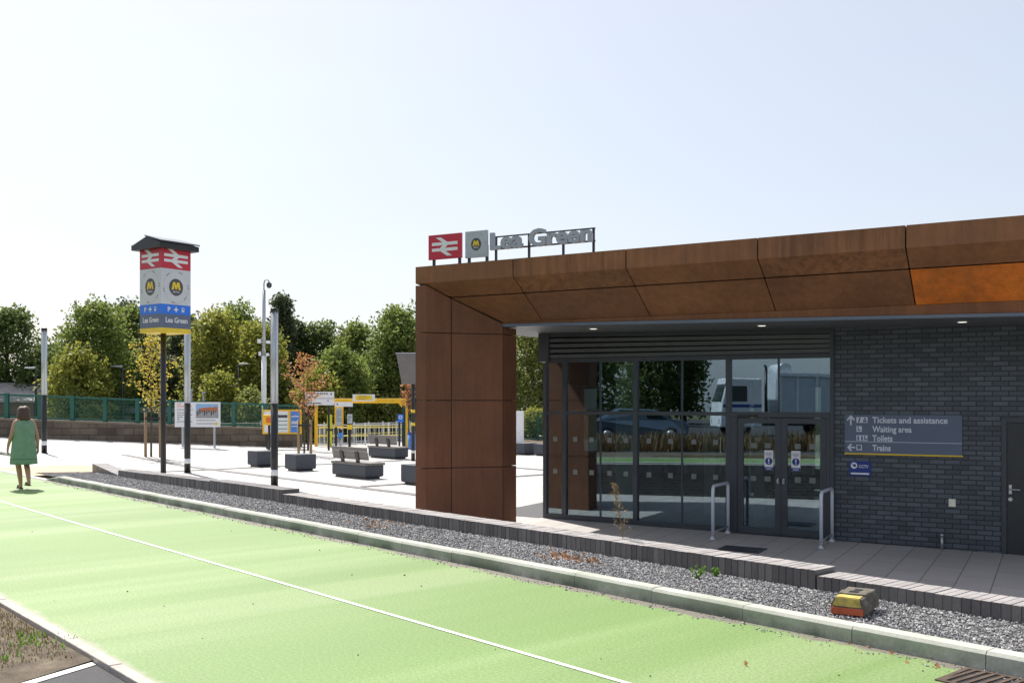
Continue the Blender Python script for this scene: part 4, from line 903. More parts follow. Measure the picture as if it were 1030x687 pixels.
for i in range(9): x = PX0 + (.06 + .1 * i) * pw; m.box(x, x + .055 * pw, -.010, -.0075, PA0 + (.2 + .1 * (i % 3)) * ph, PA0 + (.5 + .05 * (i % 2)) * ph)
m.build('picture_walls', M_DARKGREY, o)
# yellow framed information panels
o, (X0, X1, A0, A1) = board('information_panel', 'yellow framed panel pair with pale timetable and blue poster, behind the nearest light column', 'information panel', 264, 303, 412, 436.5, 47, M_YEL, M_SIGNWHITE, (268, 300.5), M_BLACK, .07, .12)
W_, H_ = X1 - X0, A1 - A0
m = MB(); xm = X0 + W_ * .695; m.box(xm - .05, xm + .05, -.003, .019, A0 + .07, A1 - .07); m.build('frame_bar', M_YEL, o)
M_POSTB = plain('poster blue', (.06, .22, .62), .45, 0., .3, 3.)
m = MB(); m.box(xm + .055, X1 - .075, .012, .018, A0 + .075, A1 - .075); m.build('blue_poster', M_POSTB, o)
lines(o, xm + .1, X1 - .12, [A0 + H_ * f for f in (.72, .5, .44, .32)], .05, M_SIGNWHITE, .008, nm='poster_marks')
m = MB(); m.box(X0 + .3, xm - .1, .012, .018, A1 - .38, A1 - .25); m.build('heading_block', M_DARKGREY, o)
m = MB()
for f in (.2, .36, .52): m.box(X0 + .25, xm - .1, .012, .018, A0 + H_ * f, A0 + H_ * f + .035)
m.build('green_rules', plain('rule green', (.06, .25, .12), .5), o)
b = pbase(268, 44.); o = thing('ticket_validator', 'small orange and yellow box on a post left of the nearest light column', 'ticket machine', b, 0)
x0, x1, z0, z1 = rect_on(265.3, 274, 417, 427.5, 44.); m = MB(); m.box(x0 - b.x, x1 - b.x, -.1, .1, z0 - b.z, z1 - b.z); m.build('case', M_YEL, o, .02)
m = MB(); m.box(x0 - b.x + .13, x1 - b.x - .06, -.115, -.101, z0 - b.z + .1, z1 - b.z - .12); m.build('front_plate', M_ORANGE, o)
m = MB(); m.tube((.12, 0, -.1), (.12, 0, z0 - b.z), .05); m.build('post', M_BLACK, o)
# white direction board on posts
o, (X0, X1, A0, A1) = board('direction_board', 'white direction board with dark lettering lines, behind the red leaved young tree', 'sign', 307, 336, 394, 407.5, 46, None, M_SIGNWHITE, (330.3, 309.5), M_BLACK, dep=.05)
W_, H_ = X1 - X0, A1 - A0
lines(o, X0 + .05, X1 - .28, [A0 + H_ * f for f in (.86, .64, .34, .14)], .055, M_DARKGREY)
m = MB(); m.box(X0, X1, -.003, -.001, A0 + H_ * .485, A0 + H_ * .515); m.prism([(X1 - .2, A0 + H_ * .78), (X1 - .08, A0 + H_ * .78), (X1 - .12, A0 + H_ * .93)], -.004, -.001); m.prism([(X1 - .32, A0 + H_ * .3), (X1 - .24, A0 + H_ * .3), (X1 - .28, A0 + H_ * .42)], -.004, -.001); m.build('arrows', M_DARKGREY, o)
# yellow portal frame at the platform entrance
YP = 50.; b = pbase(364, YP); o = thing('entrance_gantry', 'yellow goal shaped steel frame over the platform entrance', 'gantry', b, 0)
xl, xr = at(318, 0, YP).x - b.x, at(408.5, 0, YP).x - b.x; zt_ = HC + (HY - 400.8) * YP / F - b.z
m = MB(); m.box(xl, xr, -.10, .10, zt_ - .24, zt_); m.build('top_beam', M_YEL, o, .02)
for x in (xl, xr): m = MB(); m.box(x - .07, x + .07, -.07, .07, -.1, zt_ - .242); m.build('post', M_YEL, o)
m = MB(); m.loft([[(xr - .4, y, zt_ - .243), (xr - .073, y, zt_ - .6), (xr - .073, y, zt_ - .243)] for y in (-.06, .06)]); m.build('corner_brace', M_YEL, o)
x0, x1, z0, z1 = rect_on(354.8, 377, 396.6, 403.6, YP - .2)
ys = thing('yellow_sign', 'yellow sign with white edge mounted on top of the yellow frame', 'sign', (0, YP - .2, z0), 0)
m = MB(); m.box(x0, x1, -.04, .02, 0, z1 - z0); m.build('panel', M_SIGNWHITE, ys); m = MB(); m.box(x0 + .15, x1 - .15, -.045, -.041, .06, z1 - z0 - .05); m.build('yellow_field', M_YELS, ys)
lines(ys, x0 + .3, x1 - .3, [.11, .19, .26], .03, plain('sign ochre', (.35, .22, .02), .5), -.049)
# poster in yellow case, small white signs, post signs
o, (X0, X1, A0, A1) = board('poster_case', 'white timetable poster in a tall yellow case under the small white sign', 'poster case', 336.5, 345.2, 409, 429.5, 48.6, M_YEL, M_SIGNGREY, (337.5,), M_BLACK, .06, .1)
lines(o, X0 + .1, X1 - .1, [A0 + (A1 - A0) * f for f in (.8, .7, .6, .5, .4, .3)], .03, M_SLATE, .012)
o, (X0, X1, A0, A1) = board('platform_sign', 'small white sign board left under the yellow frame beam', 'sign', 336.6, 354.8, 404.3, 409.0, 48.2, None, M_SIGNWHITE, (351,), M_BLACK, dep=.05)
lines(o, X0 + .1, X1 - .1, [(A0 + A1) / 2], .07, M_DARKGREY)
o, (X0, X1, A0, A1) = board('post_sign', 'narrow pale notice on a dark post below the small white sign', 'sign', 349.2, 354.3, 416.5, 426, 47.6, None, M_SIGNGREY, (351.6,), M_BLACK, dep=.05)
lines(o, X0 + .04, X1 - .04, [A0 + .12, A0 + .2, A0 + .32], .03, M_DARKGREY); m = MB(); m.box(X0, X1, .0, .05, A0 - .28, A0 - .05); m.build('lower_panel', M_YELS, o)
b = pbase(331.5, 49.5); o = thing('yellow_post', 'short fat yellow post left inside the yellow frame', 'bollard', b, 0); m = MB(); m.lathe((0, 0, 0), [(.13, -.1), (.13, 1.55), (.10, 1.62)], 12); m.build('post', plain('lime yellow', (.62, .60, .03), .5), o)
m = MB(); m.lathe((0, 0, .8), [(.135, 0), (.135, .1)], 12); m.build('dark_band', M_BLACK, o)
b = pbase(342.5, 45.); o = thing('card_reader', 'blue smart card reader with black head on a pale post before the railings', 'card reader', b, 0)
m = MB(); m.tube((0, 0, -.1), (0, 0, .62), .05); m.build('post', M_GALV, o); m = MB(); m.box(-.11, .11, -.1, .08, .62, .86); m.build('reader', M_POSTB, o, .03); m = MB(); m.box(-.08, .08, -.07, .07, .862, 1.0); m.build('head', M_BLACK, o, .03)
o, (X0, X1, A0, A1) = board('blue_sign', 'blue square sign with white ring on a dark post by the railings', 'sign', 400, 405.6, 416.8, 424.6, 48, None, M_BLUE, (401.5,), M_BLACK, dep=.04)
m = MB(); cx = (X0 + X1) / 2; cz = A0 + .24; m.disc(cx, cz, .09, -.004, -.001, 16); m.build('white_ring', M_SIGNWHITE, o); m = MB(); m.disc(cx, cz, .055, -.006, -.0045, 14); m.build('blue_centre', M_BLUE, o)
b = pbase(406.6, 49.); o = thing('dark_cabinet', 'slim dark green cabinet against the right post of the yellow frame', 'cabinet', b, 0); m = MB(); m.box(-.1, .06, -.1, .1, -.1, 2.1); m.build('case', plain('dark green paint', (.012, .035, .03), .5), o, .01); m = MB(); m.box(-.08, .04, -.112, -.101, .3, 1.9); m.build('door', plain('dark green paint', (.012, .035, .03), .5), o)
b = pbase(414.2, 47.); o = thing('litter_bin', 'blue litter bin beside the black pole left of the corten leg', 'bin', b, 0); m = MB(); m.lathe((0, 0, 0), [(.17, -.02), (.19, .05), (.2, .72)], 14); m.build('body', M_POSTB, o); m = MB(); m.lathe((0, 0, .722), [(.22, 0), (.22, .05), (.14, .12)], 14); m.build('lid', M_NAVY, o)
# railings
def railing(pxa, Ya, pxb, Yb, lab, z0=0):
    a, b = pbase(pxa, Ya), pbase(pxb, Yb); Lr = (b - a).length; o = thing('railing', lab, 'railing', a, math.atan2(b.y - a.y, b.x - a.x))
    npost = max(2, int(Lr / 1.1) + 1)
    for i in range(npost): x = Lr * i / (npost - 1); m = MB(); m.box(x - .03, x + .03, -.03, .03, -.1, 1.15); m.build('post', M_WHITE, o)
    m = MB(); x = .12
    while x < Lr: m.box(x, x + .018, -.009, .009, .12, 1.02); x += .24
    m.box(0, Lr, -.02, .02, 1.03, 1.07); m.box(0, Lr, -.02, .02, .07, .11); m.build('bars', M_WHITE, o)
    for z in (.92, .5): m = MB(); m.tube((0, -.11, z), (Lr, -.11, z), .03, n=8); m.build('yellow_handrail', plain('faded yellow rail', (.70, .60, .16), .5), o)
railing(319, 50.5, 414, 52.5, 'white barred railing with yellow handrails inside the yellow frame')
railing(319, 51.5, 352, 58., 'white railing with yellow handrail slanting back behind the poster case')
railing(356, 54.0, 412, 58., 'rear white railing with yellow handrail along the ramp below the shrubs')
railing(222, 49.6, 262, 50.4, 'white railing behind the green fence near the notice board')
# black pole with yellow bands and tilted grey panel
b = pbase(415.5, 38.); o = thing('display_pole', 'black pole with yellow bands carrying a tilted grey display panel beside the corten leg', 'display', b, 0)
zq = lambda py: HC + (HY - py) * 38. / F - b.z
m = MB(); m.lathe((0, 0, 0), [(.075, -.1), (.075, zq(356))], 14); m.build('pole', M_BLACK, o)
for py in (413.5, 426.5): m = MB(); m.lathe((0, 0, zq(py + 1.6)), [(.079, 0), (.079, .12)], 14); m.build('yellow_band', M_YELS, o)
m = MB(); m.lathe((0, 0, .3), [(.079, 0), (.079, .1)], 14); m.build('white_band', M_SIGNWHITE, o)
z0, z1 = zq(386.5), zq(356.3)
m = MB(); m.loft([[(-.42, -.12, z0), (.9, -.12, z0), (.9, .0, z0), (-.42, .0, z0)], [(-.60, -.42, z1), (.72, -.42, z1), (.72, -.30, z1), (-.60, -.30, z1)]]); m.build('panel', plain('grey panel back', (.16, .15, .145), .6, 0., .1, 3.), o, .01)
m = MB(); m.loft([[(-.62, -.44, z1), (.74, -.44, z1), (.74, -.28, z1), (-.62, -.28, z1)], [(-.62, -.44, z1 + .04), (.74, -.44, z1 + .04), (.74, -.28, z1 + .04), (-.62, -.28, z1 + .04)]]); m.build('panel_rim', M_GALV, o)
# CCTV mast
b = Vector((at(265.5, 403, 52.).x, 52., -.9)); o = thing('camera_mast', 'tall grey camera mast with curved top arm behind the green fence', 'mast', b, 0)
zq = lambda py: HC + (HY - py) * 52. / F - b.z
m = MB(); m.lathe((0, 0, 0), [(.14, 0), (.13, zq(358))], 14); m.build('lower_mast', M_WHITE, o)
m = MB(); m.lathe((0, 0, zq(358) + .002), [(.10, 0), (.085, zq(292) - zq(358))], 14); m.build('upper_mast', M_GALV, o)
zt_ = zq(292); m = MB(); m.pipe([(0, 0, zt_), (0, 0, zt_ + .36), (.04, 0, zt_ + .5), (.14, 0, zt_ + .56), (.24, 0, zt_ + .5), (.27, 0, zt_ + .40)], .035, 8); m.build('arm', M_GALV, o)
m = MB(); m.lathe((.27, 0, zt_ + .1), [(.02, 0), (.11, .05), (.14, .14), (.14, .24), (.06, .31)], 14); m.build('dome_camera', M_DARKGREY, o)
for py, s_ in ((344, 1), (356.5, .8)):
    m = MB(); z = zq(py); m.box(-.32 * s_, -.13, -.13, .05, z - .07, z + .13); m.box(.11, .34 * s_, -.1, .08, z - .09, z + .05); m.tube((-.2, 0, z), (.25, 0, z), .025); m.build('camera', M_WHITE, o, .02)
# street lamps beyond the fence
def lamp(px, Y, ytop, d, lab):
    b = Vector((at(px, 403, Y).x, Y, -1.0)); H = HC + (HY - ytop) * Y / F + 1.0
    o = thing('street_lamp', lab, 'street lamp', b, 0, 'street lamps beyond the green fence')
    m = MB(); m.lathe((0, 0, 0), [(.07, 0), (.055, H)], 10); m.build('pole', M_BLACK, o)
    m = MB(); m.loft([[(d * .02, -.12, H + .02), (d * .02, .12, H + .02), (d * .02, .12, H + .14), (d * .02, -.12, H + .14)], [(d * .62, -.10, H + .06), (d * .62, .10, H + .06), (d * .62, .10, H + .10), (d * .62, -.10, H + .10)]]); m.build('lamp_head', plain('pale lamp head', (.5, .52, .55), .35, .3), o, .02)
lamp(123, 54, 370, -1, 'dark street lamp with pale head before the big green tree'); lamp(240.3, 55, 367.5, 1, 'dark street lamp with pale head left of the camera mast'); lamp(36, 56, 371.5, -1, 'thin street lamp beside the left light column')
# low roofed building far left, ramp beyond fence
b = Vector((at(-8, 403, 58).x, 58, -1.2)); o = thing('low_building', 'low building with pale grey pitched roof behind the fence at far left', 'building', b, R(4))
zq = lambda py: HC + (HY - py) * 58 / F - b.z
m = MB(); m.box(-6, 2.35, 0, 5, 0, zq(404)); m.build('wall', plain('brown brick far', (.14, .09, .065), .8, 0., .2, 3.), o)
m = MB(); m.loft([[(x, -.35, zq(402.5)), (x, 2.5, zq(384)), (x, 5.3, zq(402.5)), (x, 5.3, zq(402.5) - .12), (x, 2.5, zq(384) - .14), (x, -.35, zq(402.5) - .12)] for x in (-6.3, 2.6)]); m.build('roof', brickmat('grey roof tile', (.34, .32, .31), (.42, .40, .39), (.2, .19, .18), .5, .12, .012, 'xz', .5, .7), o)
m = MB(); m.box(-2.4, -1.2, -.03, -.002, .9, 2.1); m.box(.2, 1.4, -.03, -.002, .9, 2.1); m.build('window', M_BLACK, o)
b = Vector((at(142, 403, 56).x, 56, -1.2)); o = thing('footbridge_stair', 'grey metal stair structure seen through the green fence', 'stair', b, 0)
m = MB(); m.box(-1.2, 2.3, 0, .12, 2.2, 2.5); m.box(-1.25, -1.05, -.02, .14, 0, 2.2); m.box(-1., -.6, .0, .1, .5, 2.0); m.build('frame', plain('grey steel', (.22, .23, .235), .6), o)
m = MB(); m.loft([[(.1, y, .6), (.3, y, .6), (1.5, y, 2.1), (1.3, y, 2.1)] for y in (.0, .1)]); m.loft([[(.7, y, .6), (.9, y, .6), (2.1, y, 2.1), (1.9, y, 2.1)] for y in (.0, .1)]); m.build('stringer', M_GALV, o)
for px, Y, top, lab in ((192.5, 53, 393.5, 'short grey post behind the fence just right of the totem'), (205, 53, 396, 'short grey post behind the fence above the notice board')):
    b = Vector((at(px, 403, Y).x, Y, -1.)); o = thing('post', lab, 'post', b, 0); h = HC + (HY - top) * Y / F + 1.; m = MB(); m.lathe((0, 0, 0), [(.07, 0), (.065, h)], 10); m.build('shaft', M_GALV, o); m = MB(); m.box(-.1, .1, -.06, .06, h + .002, h + .12); m.build('head', M_GALV, o)
# ================================================================== trees
GREENS = {
 'dark': leafmat('dark foliage', [(0.064, 0.099, 0.038), (0.105, 0.147, 0.045), (0.154, 0.201, 0.062), (0.210, 0.258, 0.077)], .55),
 'conifer': leafmat('conifer foliage', [(0.061, 0.086, 0.047), (0.103, 0.127, 0.061), (0.151, 0.173, 0.079)], .4),
 'mid': leafmat('mid green foliage', [(0.098, 0.146, 0.037), (0.149, 0.200, 0.047), (0.208, 0.258, 0.066), (0.286, 0.318, 0.077)], .55),
 'olive': leafmat('yellow green foliage', [(0.139, 0.184, 0.039), (0.221, 0.252, 0.046), (0.309, 0.313, 0.062), (0.408, 0.382, 0.070)], .55),
 'light': leafmat('light green foliage', [(0.140, 0.181, 0.047), (0.212, 0.251, 0.071), (0.290, 0.311, 0.091), (0.370, 0.372, 0.120)], .55),
 'amber': leafmat('amber foliage', [(.34, .31, .05), (.46, .40, .07), (.54, .42, .08), (.50, .30, .06)], .45),
 'red': leafmat('red orange foliage', [(.34, .24, .05), (.40, .22, .07), (.42, .17, .09), (.38, .13, .08)], .45)}
def crown_points(rad, h, z0, nclump, per, cl, prof, squash=1., inner=.45):
    C = []
    for _ in range(nclump):
        u = random.random(); f = prof(u); a = random.uniform(0, 6.283); rr = rad * f * (inner + (1 - inner) * math.sqrt(random.random()))
        lump = 1 + .22 * math.sin(a * 3 + u * 7) + .14 * math.sin(a * 5 - u * 11)
        c = (math.cos(a) * rr * lump, math.sin(a) * rr * squash * lump, z0 + h * u)
        s = cl * random.uniform(.55, 1.3)
        q = RNG.normal(0, 1, (per, 3)); q /= np.maximum(1, np.linalg.norm(q, axis=1) / 1.7)[:, None]
        C.append(q * np.array([s, s, s * .62]) * .5 + np.array(c))
    for _ in range(nclump // 7):                      # thin shoots that break the outline
        u = random.uniform(.35, 1.); a = random.uniform(0, 6.283); rr = rad * prof(u) * random.uniform(.95, 1.18)
        c = np.array((math.cos(a) * rr, math.sin(a) * rr * squash, z0 + h * u * random.uniform(.98, 1.07)))
        t_ = RNG.uniform(-1, 1, (per // 2, 1)); C.append(c + t_ * np.array((math.cos(a) * .25, math.sin(a) * .25, .55)) * cl + RNG.normal(0, .10 * cl, (per // 2, 3)))
    return np.concatenate(C)
PROF = {'round': lambda u: max(.12, math.sqrt(max(0, 1 - (2 * u - .95) ** 2))), 'cone': lambda u: max(.05, (1 - u) ** .85), 'egg': lambda u: max(.10, math.sqrt(max(0, 1 - (1.55 * u - .55) ** 2)))}
def tree(name, px, ytop, w, Y, kind, lab, shape='round', zbase=-1.2, zcrown=None, nclump=260, per=38, cl=1.0, leaf=.235, cat='tree', grp='trees behind the plaza', squash=.8):
    x = (px - CX) / F * Y; zt = HC + (HY - ytop) * Y / F; rad = w / 2 * Y / F
    o = thing(name, lab, cat, (x, Y, zbase), random.uniform(0, 6), grp)
    z0 = (zcrown if zcrown is not None else zbase + .6) - zbase; h = (zt - zbase) - z0
    C = crown_points(rad * .92, h * .97, z0, nclump, per, cl, PROF[shape], squash)
    quads('crown', C, leaf, GREENS[kind], o, .3)
    m = MB(); tp = z0 + h * .8
    m.pipe([(0, 0, -.2), (rad * .03, 0, tp * .4), (-rad * .02, rad * .03, tp * .75), (0, 0, tp)], [.03 * h + .05, .022 * h + .03, .012 * h + .02, .02], 8)
    for k in range(9):
        u = .15 + .75 * k / 9; a = k * 2.4; q = Vector((0, 0, z0 + h * u * .8)); r = rad * PROF[shape](u) * .75
        m.pipe([q, q + Vector((math.cos(a) * r * .5, math.sin(a) * r * .5, h * .07)), q + Vector((math.cos(a) * r, math.sin(a) * r, h * .15))], [.009 * h + .02, .006 * h + .012, .012], 6)
    m.build('trunk', M_BARK, o); return o
tree('tree', 8, 311, 72, 62, 'dark', 'tall dark green tree at the far left edge', 'egg', nclump=300)
tree('tree', 44, 350, 60, 61, 'dark', 'low dark tree behind the left light column', 'round', nclump=140)
tree('tree', 55, 345, 40, 64, 'dark', 'dark tree filling the gap behind the left light column', 'egg', nclump=160)
tree('tree', 97, 305, 88, 56, 'mid', 'big broad mid green tree between left light column and totem', 'egg', nclump=420, leaf=.215)
tree('tree', 80, 352, 62, 52.5, 'olive', 'sunlit yellow green lower tree beside the left light column', 'round', zbase=-1.2, nclump=170, cl=.8, leaf=.22)
tree('tree', 132, 310, 74, 60, 'mid', 'green tree close behind the amber young tree', 'egg', nclump=280)
tree('conifer', 128, 301, 40, 66, 'conifer', 'dark conifer peaking left of the totem', 'cone', nclump=220, cl=.7)
tree('conifer', 186, 318, 76, 64, 'conifer', 'dark conifer mass directly behind the totem pole', 'egg', nclump=280, cl=.8)
tree('conifer', 160, 360, 60, 60, 'conifer', 'low dark conifer behind the amber young tree', 'egg', nclump=220, cl=.8)
tree('tree', 218, 313, 66, 58, 'olive', 'yellow green tree right of the totem', 'egg', nclump=330, leaf=.215)
tree('tree', 240, 306, 44, 63, 'mid', 'green tree peaking behind the yellow green tree', 'egg', nclump=240)
tree('tree', 262, 328, 56, 57, 'olive', 'olive tree behind the camera mast', 'egg', nclump=260, leaf=.215)
tree('conifer', 284, 296, 46, 64, 'conifer', 'tall dark conifer behind the nearest light column', 'cone', nclump=280, cl=.8)
tree('conifer', 297, 322, 54, 66, 'conifer', 'shorter dark conifer behind the red leaved young tree', 'cone', nclump=200, cl=.8)
tree('tree', 322, 325, 62, 66, 'dark', 'rounded dark green tree top right of the conifer', 'egg', nclump=260)
tree('tree', 358, 328, 66, 65, 'mid', 'rounded mid green tree above the yellow frame', 'egg', nclump=280)
tree('tree', 400, 311, 66, 60, 'mid', 'tall green tree leaning out beside the corten leg', 'egg', nclump=420)
tree('tree', 432, 300, 60, 66, 'dark', 'dark tree half hidden behind the corten leg', 'egg', nclump=240)
tree('tree', 340, 352, 66, 57, 'mid', 'bushy mid green tree behind the yellow frame', 'round', nclump=260, leaf=.25)
tree('shrub', 322, 372, 50, 55, 'olive', 'yellowish shrub behind the direction board', 'round', nclump=150, cl=.8, leaf=.2, cat='shrub', grp='shrubs behind the railings')
tree('shrub', 358, 388, 52, 58.6, 'olive', 'yellowish shrub under the yellow frame', 'round', nclump=150, cl=.8, leaf=.2, cat='shrub', grp='shrubs behind the railings')
tree('shrub', 392, 396, 46, 59, 'light', 'pale shrub at the right under the yellow frame', 'round', nclump=130, cl=.8, leaf=.2, cat='shrub', grp='shrubs behind the railings')
tree('tree', 385, 352, 60, 62, 'dark', 'very dark tree in the shade behind the yellow frame', 'round', nclump=240)
tree('shrub', 75, 394, 42, 51.5, 'light', 'light green shrub seen through the fence beside the left light column', 'round', nclump=110, cl=.6, leaf=.16, cat='shrub', grp='shrubs behind the green fence')
tree('shrub', 93, 408, 22, 50.6, 'light', 'small light green shrub behind the fence', 'round', nclump=60, cl=.5, leaf=.16, cat='shrub', grp='shrubs behind the green fence')
tree('shrub', 222, 372, 40, 54, 'olive', 'yellow green bush behind the notice board', 'round', nclump=120, cl=.7, leaf=.2, cat='shrub', grp='shrubs behind the green fence')
tree('shrub', 253, 392, 36, 52.8, 'light', 'pale bush behind the fence near the camera mast', 'round', nclump=90, cl=.6, leaf=.18, cat='shrub', grp='shrubs behind the green fence')
tree('shrub', 150, 385, 60, 59, 'dark', 'dark bush low behind the fence', 'round', nclump=160, cl=.8, leaf=.25, cat='shrub', grp='shrubs behind the green fence')
tree('shrub', 288, 385, 50, 58, 'dark', 'dark bush behind the yellow panels', 'round', nclump=160, cl=.8, leaf=.25, cat='shrub', grp='shrubs behind the green fence')
tree('tree', 536, 322, 70, 63, 'light', 'light green tree seen between the corten leg and the glass', 'egg', nclump=420, leaf=.21)
tree('tree', 575, 345, 60, 64, 'mid', 'green tree behind the glazed corner', 'egg', nclump=260)
tree('shrub', 540, 414, 26, 58.5, 'olive', 'yellowish bush behind the far green fence', 'round', nclump=80, cl=.6, leaf=.18, cat='shrub', grp='bushes by the platform fence', zbase=-.7)
for i, (px, top, w, Y) in enumerate(((-60, 330, 90, 62), (-130, 320, 110, 64), (480, 330, 60, 72), (640, 350, 80, 66), (720, 340, 90, 68))):
    tree('tree', px, top, w, Y, 'dark', ['dark tree just beyond the left edge of the view', 'dark tree farther beyond the left edge', 'dark tree hidden behind the corten leg', 'dark tree behind the station building', 'dark tree farther behind the station building'][i], 'egg', nclump=160, leaf=.4)
def young(px, ytop, w, ybase, kind, lab, Y=None, crown_from=.30, n=150, per=10):
    b = gnd(px, ybase, FZ); b.z = plaza_z(b.x, b.y); zt = HC + (HY - ytop) * b.y / F; H = zt - b.z; rad = w / 2 * b.y / F
    o = thing('young_tree', lab, 'tree', b, 0)
    m = MB(); m.pipe([(0, 0, -.1), (.01, 0, H * .35), (-.02, .01, H * .7), (.0, 0, H * .97)], [.045, .036, .022, .008], 8); C = []
    for k in range(17):
        u = crown_from + (.97 - crown_from) * k / 17; a = k * 2.4 + random.uniform(-.3, .3); v = (u - crown_from) / (1 - crown_from)
        r = rad * (math.sin(math.pi * min(1, .12 + v * .95)) ** .7) * random.uniform(.45, 1.15); q = Vector((0, 0, H * u)); e = q + Vector((math.cos(a) * r, math.sin(a) * r, H * .07 + r * .35))
        if e.z > H: e.z = H * .99
        md = q.lerp(e, .55) + Vector((0, 0, r * .06)); m.pipe([q, md, e], [.014, .009, .003], 5)
        for f in (.35, .55, .75, .95, 1.): C.append(RNG.normal(0, 1, (max(4, int(per * (1.25 - f * .35))), 3)) * np.array([.085, .085, .075]) * (1. + .35 * rad) + np.array(q.lerp(e, f)))
    m.build('trunk', M_BARK, o); quads('crown', np.concatenate(C), .125, GREENS[kind], o, .4)
    return o, b
def stakes(b, xs, h, lab):
    o = thing('tree_stakes', lab, 'tree stakes', (b.x, b.y, b.z), 0)
    for x in xs: m = MB(); m.tube((x, -.18, -.1), (x, -.18, h), .055, n=10); m.build('stake', M_STAKE, o)
    m = MB(); m.box(min(xs), max(xs), -.26, -.235, h - .28, h - .20); m.box(min(xs), max(xs), -.125, -.10, h - .28, h - .20); m.build('tie', M_BLACK, o)
o, b = young(152, 338, 50, 462, 'amber', 'slender young tree with amber leaves left of the totem pole', n=200, crown_from=.36); stakes(b, (-.15, .42), 1.75, 'pair of timber stakes supporting the amber young tree')
o, b = young(306, 358, 58, 457.5, 'red', 'slender young tree with red orange leaves left of the yellow frame', n=150, crown_from=.36, per=9); stakes(b, (-.2, .32), 1.5, 'pair of timber stakes supporting the red leaved young tree')
o, b = young(411, 384, 20, 452, 'red', 'red orange young tree peeping out between black pole and yellow frame', n=90, crown_from=.55, per=5)
# ================================================================== person
M_SKIN = plain('skin', (.42, .24, .17), .5, 0., .06, 9.)
M_HAIR = plain('brown hair', (.075, .038, .024), .55, 0., .25, 30., .3, (6, 6, 1))
M_DRESS = plain('green dress cloth', (.17, .30, .20), .8, 0., .12, 10., .1)
p = gnd(24, 491.5, 0.); pz_ = 0.
woman = thing('person', 'woman walking away on the green path in a sleeveless green dress, arms hanging', 'person', (p.x, p.y, 0), math.atan2(p.y, p.x) - math.pi / 2 + R(18))
woman.scale = (.945,) * 3
J = {'pelvis': (0, 0, .88), 'waist': (0, .005, 1.05), 'chest': (0, -.01, 1.25), 'neckb': (0, .0, 1.39), 'neck': (0, .012, 1.45), 'head': (0, .03, 1.53), 'crown': (0, .03, 1.60)}
V = []; E_ = []; Rr = []; idx = {}
def J_(k, p, r, par=None):
    idx[k] = len(V); V.append(p); Rr.append(r)
    if par: E_.append((idx[par], idx[k]))
J_('pelvis', J['pelvis'], (.165, .125)); J_('waist', J['waist'], (.135, .10), 'pelvis'); J_('chest', J['chest'], (.155, .105), 'waist'); J_('neckb', J['neckb'], (.085, .075), 'chest'); J_('neck', J['neck'], (.052, .055), 'neckb'); J_('head', J['head'], (.075, .09), 'neck'); J_('crown', J['crown'], (.066, .082), 'head')
J_('face', (0, .085, 1.50), (.045, .04), 'head')
for s_, sw_, kn, an in ((-1, .06, (-.075, .10, .47), (-.035, .075, .085)), (1, -.10, (.06, .03, .48), (.03, -.20, .16))):
    n_ = 'l' if s_ < 0 else 'r'
    J_(n_ + 'hip', (s_ * .09, .0, .82), (.095, .10), 'pelvis'); J_(n_ + 'thigh', ((s_ * .09 + kn[0]) / 2, kn[1] * .5, .66), (.082, .085), n_ + 'hip'); J_(n_ + 'knee', kn, (.055, .058), n_ + 'thigh')
    J_(n_ + 'calf', (kn[0] * .6 + an[0] * .4, kn[1] * .6 + an[1] * .4 - .015, kn[2] * .66 + an[2] * .34), (.054, .058), n_ + 'knee'); J_(n_ + 'ankle', an, (.032, .036), n_ + 'calf'); J_(n_ + 'heel', (an[0], an[1] - .02, an[2] - .045), (.032, .034), n_ + 'ankle'); J_(n_ + 'toe', (an[0], an[1] + .13, an[2] - .06), (.034, .022), n_ + 'heel')
    sh = (s_ * .165, -.005, 1.345); el = (s_ * .235, -.03 + sw_ * .2, 1.09); wr = (s_ * .26, .06 + sw_, .87)
    J_(n_ + 'shoulder', sh, (.058, .055), 'neckb'); J_(n_ + 'upper', tuple((a + b_) / 2 for a, b_ in zip(sh, el)), (.050, .05), n_ + 'shoulder'); J_(n_ + 'elbow', el, (.038, .04), n_ + 'upper'); J_(n_ + 'fore', tuple(a * .6 + b_ * .4 for a, b_ in zip(el, wr)), (.040, .04), n_ + 'elbow'); J_(n_ + 'wrist', wr, (.025, .028), n_ + 'fore'); J_(n_ + 'palm', (wr[0], wr[1] + .02, wr[2] - .075), (.022, .036), n_ + 'wrist')
    for f in range(4): q = (wr[0] + s_ * .006, wr[1] - .016 + f * .022, wr[2] - .10); J_(n_ + 'k%d' % f, q, (.0095, .0095), n_ + 'palm'); J_(n_ + 'f%d' % f, (q[0] - s_ * .006, q[1] + .004, q[2] - .04), (.0085, .0085), n_ + 'k%d' % f); J_(n_ + 't%d' % f, (q[0] - s_ * .022, q[1] + .008, q[2] - (.075, .085, .082, .065)[f]), (.007, .007), n_ + 'f%d' % f)
    J_(n_ + 'th1', (wr[0] - s_ * .012, wr[1] + .05, wr[2] - .05), (.011, .011), n_ + 'wrist'); J_(n_ + 'th2', (wr[0] - s_ * .02, wr[1] + .065, wr[2] - .09), (.009, .009), n_ + 'th1')
me = bpy.data.meshes.new('body'); me.from_pydata(V, E_, []); bo = bpy.data.objects.new('body', me); COL.objects.link(bo)
sk = bo.modifiers.new('skin', 'SKIN'); sk.use_smooth_shade = True
for i, r in enumerate(Rr): me.skin_vertices[0].data[i].radius = r
me.skin_vertices[0].data[0].use_root = True
sb = bo.modifiers.new('sub', 'SUBSURF'); sb.levels = 2; sb.render_levels = 2
